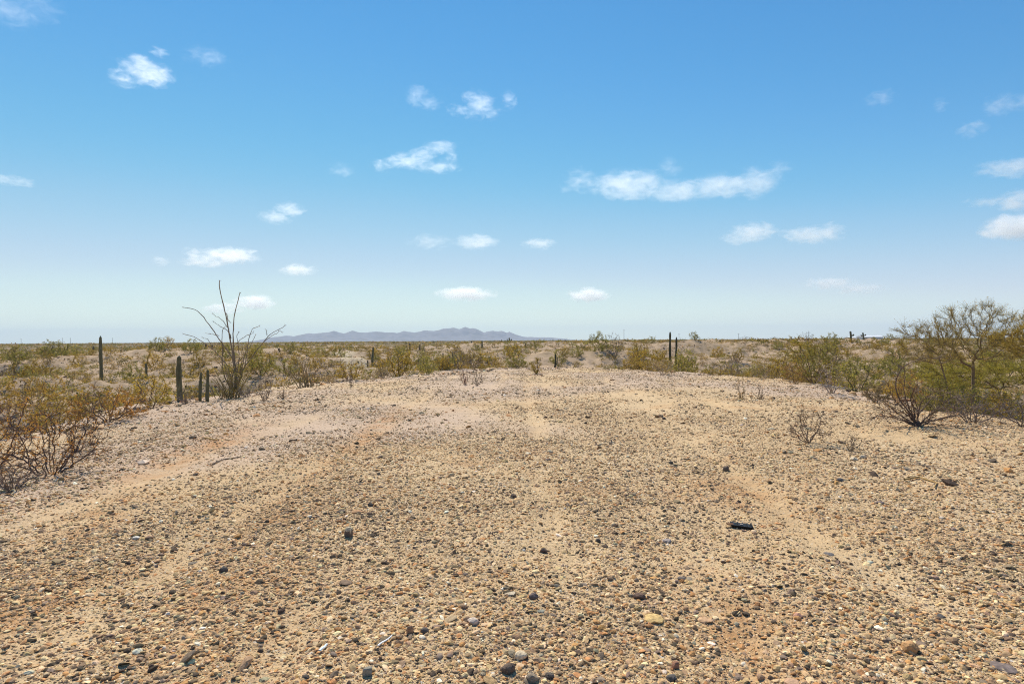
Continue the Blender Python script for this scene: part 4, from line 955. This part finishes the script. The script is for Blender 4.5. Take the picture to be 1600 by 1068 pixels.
    for (k, ln, side, band), L in keys.items():
        L.sort()
        for j, (_, i) in enumerate(L):
            w_ = f'{side} of {ln}' if side != 'in' else f'to {ln}'
            lab[i] = f'{band} {KN[k][1]} shrub, {ORD[min(j, 14)]} {w_}' if len(L) > 1 else f'{band} {KN[k][1]} shrub, only one {w_}'
    for i, (px, X, Y, z, w, h, k) in enumerate(out):
        me = PROTO[k][rng.integers(0, len(PROTO[k]))]; hh = 0.75 if k != 'bursage' else 0.5
        place(KN[k][0], me, (X, Y, z-0.04), rng.uniform(0, 6.28), (w, w, h/hh), lab[i], 'shrub', KN[k][2])
    print('shrubs placed', len(out))
broken_ground_shrubs()

# ------------------------------------------------------------------ far scrub as one mass
def far_scrub():
    rng = np.random.default_rng(99); mb = MB()
    kinds = np.array([(0.17, 0.125, 0.04), (0.125, 0.115, 0.045), (0.17, 0.13, 0.095), (0.085, 0.078, 0.04)])
    for n, r0, r1, k, lf, wlo, whi in ((26000, 20, 110, 80, 0.17, 0.14, 0.55), (26000, 100, 300, 46, 0.26, 0.3, 1.0), (40000, 280, 1600, 20, 0.45, 0.4, 1.3)):
        t = rng.uniform(-R(52), R(52), n); r = (rng.uniform(0, 1, n)*(r1**1.5-r0**1.5)+r0**1.5)**(1/1.5) if r1 < 400 else np.exp(rng.uniform(math.log(r0), math.log(r1), n))
        X = np.sin(t)*r; Y = np.cos(t)*r
        keep = (plat_d(X, Y) > 3) & (rng.uniform(size=n) < 0.22+sstep(-0.4, 0.3, fbm(X/17, Y/17, 3)) + 0.25*(r > 300)) & (track_mask(X, Y) < 0.2)
        X = X[keep]; Y = Y[keep]; r = r[keep]; n = len(X); Z = terrain(X, Y)
        w = np.where(rng.uniform(size=n) < 0.08, rng.uniform(whi, whi*1.9, n), rng.uniform(wlo, whi, n)); h = w*rng.uniform(0.5, 1.0, n)
        h = np.minimum(h, np.maximum(0.3, 1.9-Z)*rng.uniform(0.5, 1.1, n))
        c = kinds[rng.choice(4, n, p=[0.3, 0.3, 0.24, 0.16])]*rng.uniform(0.7, 1.25, (n, 1))
        u = rng.normal(size=(n, k, 3)); u[:, :, 2] = np.abs(u[:, :, 2]); u /= np.linalg.norm(u, axis=2)[..., None]; u *= rng.uniform(0.15, 1, (n, k, 1))**0.5
        lump = 0.7+0.3*np.sin(u[:, :, 0:1]*5+rng.uniform(0, 6, (n, 1, 1)))*np.cos(u[:, :, 1:2]*4+u[:, :, 2:3]*5)
        P = u*lump*np.stack([w, w, h], 1)[:, None]+np.stack([X, Y, Z-0.03], 1)[:, None]
        cc = (c[:, None]*rng.uniform(0.65, 1.3, (n, k, 1))).reshape(-1, 3)
        mb.leaves(P.reshape(-1, 3), np.repeat(w*lf, k)*rng.uniform(0.6, 1.3, n*k), cc, 0.5, 0.5, rng)
    o = mb.build('distant_scrub', M_LEAF)
    tag(o, 'dense low desert scrub dotting the plain towards the horizon', 'scrub', kind='stuff')
far_scrub()

# ------------------------------------------------------------------ mountains
def mountains():
    prof = np.array([(395, 533), (403, 532), (415, 529), (427, 526.3), (448, 523.4), (462, 524), (480, 520), (505, 518.9), (521, 516.5), (537, 519.5), (551, 515.6), (565, 518.7), (590, 517), (606, 518), (620, 519), (631, 516.5), (647, 518),
                     (664, 515.7), (677, 515.7), (698, 512), (711, 511), (718, 513), (727, 509.6), (735, 512), (739, 511.4), (747, 514.4), (756, 518), (771, 515.7), (783, 516), (792, 518.7), (796, 517), (805, 521.4), (817, 525), (840, 525.8), (862, 526.2), (885, 528.5), (900, 530)], float)
    Y0 = 6200.0
    xs = np.linspace(-3000, 800, 420); ys = np.linspace(5300, 7200, 90)
    X, Yg = np.meshgrid(xs, ys)
    px = 800+X/Y0*F
    top = np.interp(px, prof[:, 0], prof[:, 1]+ (prof[:, 0]-800.0)*ROLL)      # rows below/above eye level
    H = (HOR-top)/F*Y0+CAM_H
    H = np.where((px < 395) | (px > 900), 0, H)
    H = np.maximum(H + 6.5*fbm(X/110, X*0, 3)*np.clip(H/60, 0, 1), 0)
    s = (Yg-Y0)/760.0
    cross = np.exp(-(np.abs(s)**1.35)*2.6)
    spur = fbm(X/330+0.4*s, Yg/420, 5); rid = 1-np.abs(fbm(X/210, Yg/300+3, 4))
    Z = H*cross*(1+0.6*spur*(1-cross)+0.7*(rid-0.75)*(1-cross))
    front = np.exp(-((Yg-5620)/170)**2)*(26*np.clip(fbm(X/420+2, X*0, 3)+0.1, 0, 1)+10)*(px > 470)*(px < 800)
    Z = np.maximum(Z, front)-6.0
    idx = np.arange(len(ys)*len(xs)).reshape(len(ys), len(xs)); a = idx[:-1, :-1]
    f = np.stack([a, idx[:-1, 1:], idx[1:, 1:], idx[1:, :-1]], -1).reshape(-1, 4)
    mb = MB(); mb.add(np.stack([X, Yg, Z], -1).reshape(-1, 3), f, (1, 1, 1))
    m = simple('mountain_rock', (0.15, 0.135, 0.15), 0.95, 0.45, 0.012, 0)
    o = mb.build('mountains', m)
    tag(o, 'long low rugged mountain range on the horizon', 'mountains', kind='structure')
mountains()

# ------------------------------------------------------------------ houses, carport, poles far off
def house(px, py_top, py_eave, wpx, Y, name, label, wall, roofc, depth=7.0, door=True):
    X = wx(px, Y); z0 = tz(X, Y); w = wpx/F*Y/2; ze = wz(px, py_eave, Y)-z0; zt = wz(px, py_top, Y)-z0
    root = empty(name, (X, Y, z0)); tag(root, label, 'house')
    mb = MB(); box(mb, (0, depth/2, ze/2-0.3), (w, depth/2, ze/2+0.3), wall); mb.build('wall', M_PLAIN, root)
    m = MB(); e = 0.5; v = [(-w-e, -e, ze+0.004), (w+e, -e, ze+0.004), (w+e, depth+e, ze+0.004), (-w-e, depth+e, ze+0.004), (-w-e, depth/2, zt), (w+e, depth/2, zt)]
    m.add(v, [(0, 1, 5, 4), (2, 3, 4, 5), (0, 3, 2, 1)], roofc); m.add(v, [(0, 4, 3), (1, 2, 5)], roofc); m.build('roof', M_PLAIN, root)
    if door:
        m = MB(); box(m, (w*0.25, -0.02, 1.0), (0.45, 0.03, 1.0), (0.2, 0.16, 0.12)); m.build('door', M_PLAIN, root)
        for s in (-0.55, 0.7):
            m = MB(); box(m, (w*s, -0.02, ze*0.6), (0.6, 0.03, 0.45), (0.05, 0.06, 0.07)); m.build('window', M_PLAIN, root)
house(1365, 523.6, 526.2, 30, 320, 'house', 'long low white house on the right skyline', (0.78, 0.77, 0.74), (0.72, 0.73, 0.74))
house(1338, 525.8, 527.4, 16, 330, 'house', 'smaller white house left of the long low one on the skyline', (0.72, 0.7, 0.67), (0.7, 0.7, 0.7))
house(569, 548.0, 549.4, 10, 150, 'shed', 'small pale shed among the scrub above the saguaro cluster', (0.55, 0.58, 0.54), (0.62, 0.64, 0.62), 2.5, False)
def carport():
    Y = 150; X = wx(1582, Y); z0 = tz(X, Y); zt = wz(1582, 521.5, Y)-z0; w = 13/F*Y
    root = empty('carport', (X, Y, z0)); tag(root, 'flat-roofed carport behind the palo verde trees at the right edge', 'carport')
    m = MB(); box(m, (0, 2.5, zt-0.12), (w+0.3, 2.9, 0.12), (0.42, 0.45, 0.48)); m.build('roof', M_PLAIN, root)
    m = MB(); box(m, (0, 5.0, (zt-0.25)/2), (w, 0.1, (zt-0.25)/2), (0.1, 0.075, 0.06)); m.build('wall', M_PLAIN, root)
    for x in (-1, 0, 1):
        m = MB(); box(m, (x*w*0.96, 0.1, (zt-0.245)/2), (0.09, 0.09, (zt-0.245)/2), (0.14, 0.11, 0.09)); m.build('post', M_PLAIN, root)
carport()
for px, ptop, Y, lab in ((975, 514.5, 620, 'utility pole on the skyline left of the saguaro pair'), (1154, 520.5, 640, 'utility pole on the skyline above the spindly sprigs'), (1061, 520.5, 700, 'utility pole on the skyline just right of the saguaro pair'),
                         (33, 528.5, 800, 'utility pole on the skyline nearest the left edge'), (98, 527.5, 760, 'left of two close utility poles on the left skyline'), (110, 527.5, 780, 'right of two close utility poles on the left skyline'),
                         (176, 527.5, 800, 'utility pole on the skyline right of the tall lone saguaro'), (1264, 518, 520, 'utility pole on the skyline above the big ochre-green shrub')):
    X = wx(px, Y); z0 = tz(X, Y); H = wz(px, ptop, Y)-z0
    root = empty('utility_pole', (X, Y, z0)); tag(root, lab, 'utility pole', 'utility poles along the horizon')
    m = MB(); m.chain([(0, 0, -0.3), (0, 0, H*0.5), (0, 0, H)], [0.2, 0.17, 0.13], 8, (0.12, 0.1, 0.085)); m.build('pole', M_WOOD, root)
    m = MB(); box(m, (0, -0.2, H-0.9), (1.3, 0.07, 0.07), (0.12, 0.1, 0.085)); m.build('crossarm', M_WOOD, root)

# ------------------------------------------------------------------ clouds: soft volumes at their real height
def cloud(label, lobes, Y, dens=1.0, seed=0, nscale=1.0):
    """lobes: column, row, half width, half height in photo pixels, weight"""
    L = np.array([[wx(a, Y), Y, wz(a, b, Y), c/F*Y*1.15, min(c, d*2.2)/F*Y*1.15, d/F*Y*1.2, e] for a, b, c, d, e in lobes])
    C = (L[:, :3]*L[:, 6:7]).sum(0)/L[:, 6].sum()
    iv, _ = ico(2)
    pts = np.concatenate([iv*l[3:6]*1.04+(l[:3]-C) for l in L])
    bm = bmesh.new()
    for p in pts: bm.verts.new(p)
    res = bmesh.ops.convex_hull(bm, input=bm.verts[:])
    bmesh.ops.delete(bm, geom=[v for v in bm.verts if not v.link_faces], context='VERTS')
    me = bpy.data.meshes.new('cloud'); bm.to_mesh(me); bm.free()
    m, ns, ls = mat('cloud_vapour')
    out = node(ns, 'ShaderNodeOutputMaterial'); pv = node(ns, 'ShaderNodeVolumePrincipled')
    pv.inputs['Color'].default_value = (1, 1, 1, 1); pv.inputs['Anisotropy'].default_value = 0.5
    tc = node(ns, 'ShaderNodeTexCoord'); P = tc.outputs['Object']
    small = L[:, 5].mean()
    mp = node(ns, 'ShaderNodeVectorMath', operation='MULTIPLY_ADD'); ls.new(P, mp.inputs[0])
    fq = 1.7/small*nscale; mp.inputs[1].default_value = (fq*0.5, fq*0.6, fq); mp.inputs[2].default_value = (seed*3.7, seed*1.3, seed*2.1)
    nz = node(ns, 'ShaderNodeTexNoise', inp={'Scale': 1.0, 'Detail': 6.0, 'Roughness': 0.66, 'Distortion': 0.7}); ls.new(mp.outputs[0], nz.inputs['Vector'])
    acc = None
    for l in L:
        sb = node(ns, 'ShaderNodeVectorMath', operation='SUBTRACT'); ls.new(P, sb.inputs[0]); sb.inputs[1].default_value = tuple(l[:3]-C)
        mu = node(ns, 'ShaderNodeVectorMath', operation='MULTIPLY'); ls.new(sb.outputs[0], mu.inputs[0]); mu.inputs[1].default_value = tuple(1/l[3:6])
        ln = node(ns, 'ShaderNodeVectorMath', operation='DOT_PRODUCT'); ls.new(mu.outputs[0], ln.inputs[0]); ls.new(mu.outputs[0], ln.inputs[1])
        f = node(ns, 'ShaderNodeMath', operation='MULTIPLY_ADD', inp={1: -float(l[6]), 2: float(l[6])}); ls.new(ln.outputs['Value'], f.inputs[0])
        if acc is None: acc = f.outputs[0]
        else:
            mx = node(ns, 'ShaderNodeMath', operation='SMOOTH_MAX', inp={2: 0.06}); ls.new(acc, mx.inputs[0]); ls.new(f.outputs[0], mx.inputs[1]); acc = mx.outputs[0]
    # noise eats into the edge
    nn = node(ns, 'ShaderNodeMath', operation='MULTIPLY_ADD', inp={1: 3.6, 2: -2.0}); ls.new(nz.outputs['Fac'], nn.inputs[0])
    sm = node(ns, 'ShaderNodeMath', operation='ADD'); ls.new(acc, sm.inputs[0]); ls.new(nn.outputs[0], sm.inputs[1])
    mr = node(ns, 'ShaderNodeMapRange', interpolation_type='SMOOTHSTEP'); ls.new(sm.outputs[0], mr.inputs['Value'])
    mr.inputs['From Min'].default_value = 0.0; mr.inputs['From Max'].default_value = 1.0
    clip = node(ns, 'ShaderNodeMath', operation='GREATER_THAN', inp={1: 0.0}); ls.new(acc, clip.inputs[0])
    dm = node(ns, 'ShaderNodeMath', operation='MULTIPLY'); ls.new(mr.outputs[0], dm.inputs[0]); ls.new(clip.outputs[0], dm.inputs[1])
    d2 = node(ns, 'ShaderNodeMath', operation='MULTIPLY', inp={1: dens*CLOUD_D/(L[:, 4].mean())}); ls.new(dm.outputs[0], d2.inputs[0])
    ls.new(d2.outputs[0], pv.inputs['Density']); ls.new(pv.outputs[0], out.inputs['Volume'])
    m.cycles.volume_step_rate = 0.5
    me.materials.append(m)
    o = bpy.data.objects.new('cloud', me); COL.objects.link(o); o.location = C
    return tag(o, label, 'cloud', 'small white clouds scattered over the sky')
CLOUD_D = 0.46
ALT = 1500.0
def cl(label, lobes, dens=1.0, seed=0, ns_=1.0):
    cy = np.mean([l[1] for l in lobes]); cx = np.mean([l[0] for l in lobes])
    Y = ALT*F/max(yh(cx)-cy, 40)
    cloud(label, lobes, min(Y, 26000), dens*(1+2.0*float(sstep(300, 460, np.array(cy)))), seed, ns_)
cl('curled white cloud with a bright right half, highest on the left', [(238, 116, 32, 17, 1.0), (197, 124, 22, 13, 0.7), (203, 106, 17, 12, 0.75), (222, 94, 20, 7, 0.8), (252, 82, 14, 7, 0.75)], 0.95, 1)
cl('faint streak right of the curled white cloud', [(325, 90, 34, 12, 0.7)], 0.35, 2)
cl('faint veil in the top left corner', [(20, 18, 40, 22, 0.7), (70, 14, 30, 16, 0.7)], 0.35, 3)
cl('two-humped cloud high above the mountains', [(752, 164, 26, 16, 0.9), (742, 152, 18, 10, 0.7), (720, 172, 22, 8, 0.7), (756, 178, 36, 9, 0.6), (798, 157, 13, 14, 0.75)], 0.6, 4)
cl('small pale wisp left of the two-humped cloud', [(655, 152, 20, 16, 0.7), (675, 160, 20, 12, 0.7)], 0.45, 5)
cl('wedge-shaped cloud with a rounded right end above the mountains', [(690, 230, 28, 9, 0.95), (664, 240, 22, 9, 0.9), (640, 252, 40, 11, 0.95), (686, 261, 36, 10, 0.85), (706, 245, 12, 14, 0.7), (600, 258, 20, 10, 0.6)], 0.8, 6)
cl('little faint puff left of the wedge-shaped cloud', [(536, 266, 22, 10, 0.7)], 0.4, 7)
cl('long low cloud shaped like a shallow dish, widest in the sky', [(985, 290, 62, 22, 1.0), (1060, 298, 60, 16, 1.0), (1130, 292, 60, 18, 1.0), (1180, 286, 40, 22, 0.9), (940, 293, 34, 12, 0.6)], 1.3, 8)
cl('wisps trailing off the left end of the dish-shaped cloud', [(908, 282, 28, 18, 0.65), (888, 293, 14, 9, 0.6)], 0.5, 9)
cl('small wisp above the middle of the dish-shaped cloud', [(1048, 261, 24, 14, 0.65)], 0.45, 10)
cl('small wisp above the right end of the dish-shaped cloud', [(1220, 262, 20, 12, 0.7)], 0.5, 11)
cl('slanting oval cloud above and right of the ocotillo', [(455, 328, 24, 11, 0.9), (430, 340, 26, 10, 0.8)], 0.9, 12)
cl('flat-based cloud with a domed right half over the ocotillo', [(360, 400, 46, 13, 1.0), (325, 407, 44, 10, 0.9), (304, 397, 16, 11, 0.7)], 1.0, 13)
cl('tiny puff left of the flat-based domed cloud', [(252, 407, 14, 8, 0.7)], 0.5, 14)
cl('small flat cloud between the ocotillo and the mountains', [(467, 421, 30, 9, 0.9)], 0.9, 15)
cl('pale oblong cloud above the mountain summit', [(745, 378, 36, 12, 0.9)], 0.8, 16)
cl('faint smudge left of the pale oblong cloud', [(672, 378, 36, 12, 0.7)], 0.4, 17)
cl('small pale cloud right of the pale oblong cloud', [(843, 381, 28, 9, 0.8)], 0.7, 18)
cl('left of a level pair of clouds on the right', [(1178, 363, 38, 15, 0.95), (1155, 372, 30, 10, 0.7)], 1.0, 19)
cl('right of a level pair of clouds on the right', [(1270, 367, 52, 13, 0.95), (1296, 358, 22, 10, 0.8)], 1.0, 20)
cl('low bright cloud just above the mountain summit', [(728, 459, 48, 11, 1.0)], 1.7, 21)
cl('low bright cloud right of the mountains', [(920, 461, 34, 11, 1.0)], 1.7, 22)
cl('low pinkish white cloud behind the ocotillo tip', [(398, 472, 30, 12, 1.0), (350, 482, 34, 9, 0.8)], 1.5, 23)
cl('thin double streak low on the right', [(1298, 442, 40, 10, 0.8), (1340, 450, 44, 9, 0.8)], 1.0, 24)
cl('bright white cloud cut by the right edge, lowest there', [(1590, 354, 48, 20, 1.15), (1565, 359, 26, 11, 0.9)], 2.4, 25)
cl('soft cloud just above the bright one at the right edge', [(1595, 314, 34, 17, 0.95), (1550, 315, 40, 9, 0.6)], 1.6, 26)
cl('flat streaky cloud at the right edge, middle of the four', [(1585, 263, 60, 14, 0.95)], 1.4, 27)
cl('hooked wispy cloud highest at the right edge', [(1565, 164, 26, 17, 0.8), (1600, 160, 40, 11, 0.8)], 0.6, 28)
cl('small puff below the hooked wispy cloud', [(1521, 203, 20, 14, 0.8)], 0.55, 29)
cl('small slanting wisp high on the right', [(1377, 154, 22, 11, 0.75)], 0.5, 30)
cl('tiny upright wisp left of the hooked cloud', [(1470, 165, 11, 11, 0.7)], 0.45, 31)
cl('low thin cloud at the left edge', [(10, 281, 26, 8, 0.8), (38, 285, 16, 8, 0.9)], 0.7, 32)

# ------------------------------------------------------------------ haze, sky, sun
HAZE = 1.1e-4
def haze():
    m, ns, ls = mat('haze_air'); out = node(ns, 'ShaderNodeOutputMaterial'); pv = node(ns, 'ShaderNodeVolumePrincipled')
    pv.inputs['Color'].default_value = (0.70, 0.84, 1.0, 1); pv.inputs['Density'].default_value = HAZE; pv.inputs['Anisotropy'].default_value = 0.0
    ls.new(pv.outputs[0], out.inputs['Volume'])
    mb = MB(); box(mb, (0, 0, 92), (9000, 9000, 108)); o = mb.build('haze', None); o.data.materials.append(m)
    tag(o, 'thin pale air over the plain', 'haze', kind='stuff')
haze()
SUN_AZ, SUN_EL = -17.0, 48.0       # degrees, azimuth from +Y towards +X
SKY_R = [(0, 0), (0.10, 0.078), (0.13, 0.112), (0.165, 0.155), (0.24, 0.285), (0.37, 0.44), (0.6, 0.60), (1.0, 0.72)]
SKY_G = [(0, 0), (0.27, 0.32), (0.37, 0.425), (0.49, 0.515), (0.66, 0.605), (0.8, 0.71), (1.2, 0.86)]
SKY_B = [(0, 0), (0.58, 0.635), (0.70, 0.675), (0.85, 0.70), (1.1, 0.755), (1.5, 0.84)]
W = bpy.data.worlds.new('World'); SC.world = W; W.use_nodes = True
ns, ls = W.node_tree.nodes, W.node_tree.links; ns.clear()
sky = ns.new('ShaderNodeTexSky'); sky.sky_type = 'NISHITA'; sky.sun_disc = False
sky.sun_elevation = R(SUN_EL); sky.sun_rotation = R(SUN_AZ)
sky.altitude = 600; sky.air_density = 1.0; sky.dust_density = 0.0; sky.ozone_density = 3.5
bg = ns.new('ShaderNodeBackground'); bg.inputs[1].default_value = 0.11
wo = ns.new('ShaderNodeOutputWorld'); # camera-like roll-off of the bright sky, channel by channel
sc1 = ns.new('ShaderNodeVectorMath'); sc1.operation = 'MULTIPLY'; sc1.inputs[1].default_value = (0.11*0.92,)*3
hs = ns.new('ShaderNodeHueSaturation'); hs.inputs['Saturation'].default_value = 1.15
cv = ns.new('ShaderNodeRGBCurve')
def curve(k, pts):
    c_ = cv.mapping.curves[k]
    c_.points[0].location = pts[0]; c_.points[1].location = pts[-1]
    for p in pts[1:-1]: c_.points.new(*p)
curve(0, SKY_R); curve(1, SKY_G); curve(2, SKY_B); cv.mapping.extend = 'EXTRAPOLATED'; cv.mapping.use_clip = False; cv.mapping.update()
sc2 = ns.new('ShaderNodeVectorMath'); sc2.operation = 'SCALE'; sc2.inputs['Scale'].default_value = 1/0.11
ls.new(sky.outputs[0], hs.inputs['Color']); ls.new(hs.outputs[0], sc1.inputs[0]); ls.new(sc1.outputs[0], cv.inputs['Color']); ls.new(cv.outputs[0], sc2.inputs[0]); ls.new(sc2.outputs[0], bg.inputs[0]); ls.new(bg.outputs[0], wo.inputs[0])
sd = bpy.data.lights.new('sun', 'SUN'); sd.energy = 4.9; sd.angle = R(0.53); sd.color = (1.0, 0.93, 0.79)
so = bpy.data.objects.new('sun', sd); COL.objects.link(so)
dirv = Vector((math.sin(R(SUN_AZ))*math.cos(R(SUN_EL)), math.cos(R(SUN_AZ))*math.cos(R(SUN_EL)), math.sin(R(SUN_EL))))
so.rotation_euler = dirv.to_track_quat('Z', 'Y').to_euler(); so.location = (0, 0, 150)

cd = bpy.data.cameras.new('camera'); co = bpy.data.objects.new('camera', cd); COL.objects.link(co); SC.camera = co
cd.sensor_width = 36; cd.lens = F/1600*36; cd.clip_start = 0.05; cd.clip_end = 60000
co.location = (0, 0, CAM_H)
pitch = math.atan((HOR-534)/F)
co.rotation_euler = (Matrix.Rotation(R(90)+pitch*1.0, 4, 'X') @ Matrix.Rotation(-ROLL, 4, 'Z')).to_euler()
SC.view_settings.view_transform = 'Standard'; SC.view_settings.look = 'None'; SC.view_settings.exposure = 0.3; SC.view_settings.gamma = 1
c = SC.cycles
c.max_bounces = 8; c.diffuse_bounces = 3; c.glossy_bounces = 2; c.transmission_bounces = 2; c.volume_bounces = 6; c.transparent_max_bounces = 8
c.use_denoising = True; c.denoising_prefilter = 'NONE'; c.pixel_filter_type = 'BLACKMAN_HARRIS'; c.filter_width = 1.1; c.sample_clamp_indirect = 6
SC.render.resolution_x = 1024; SC.render.resolution_y = 683
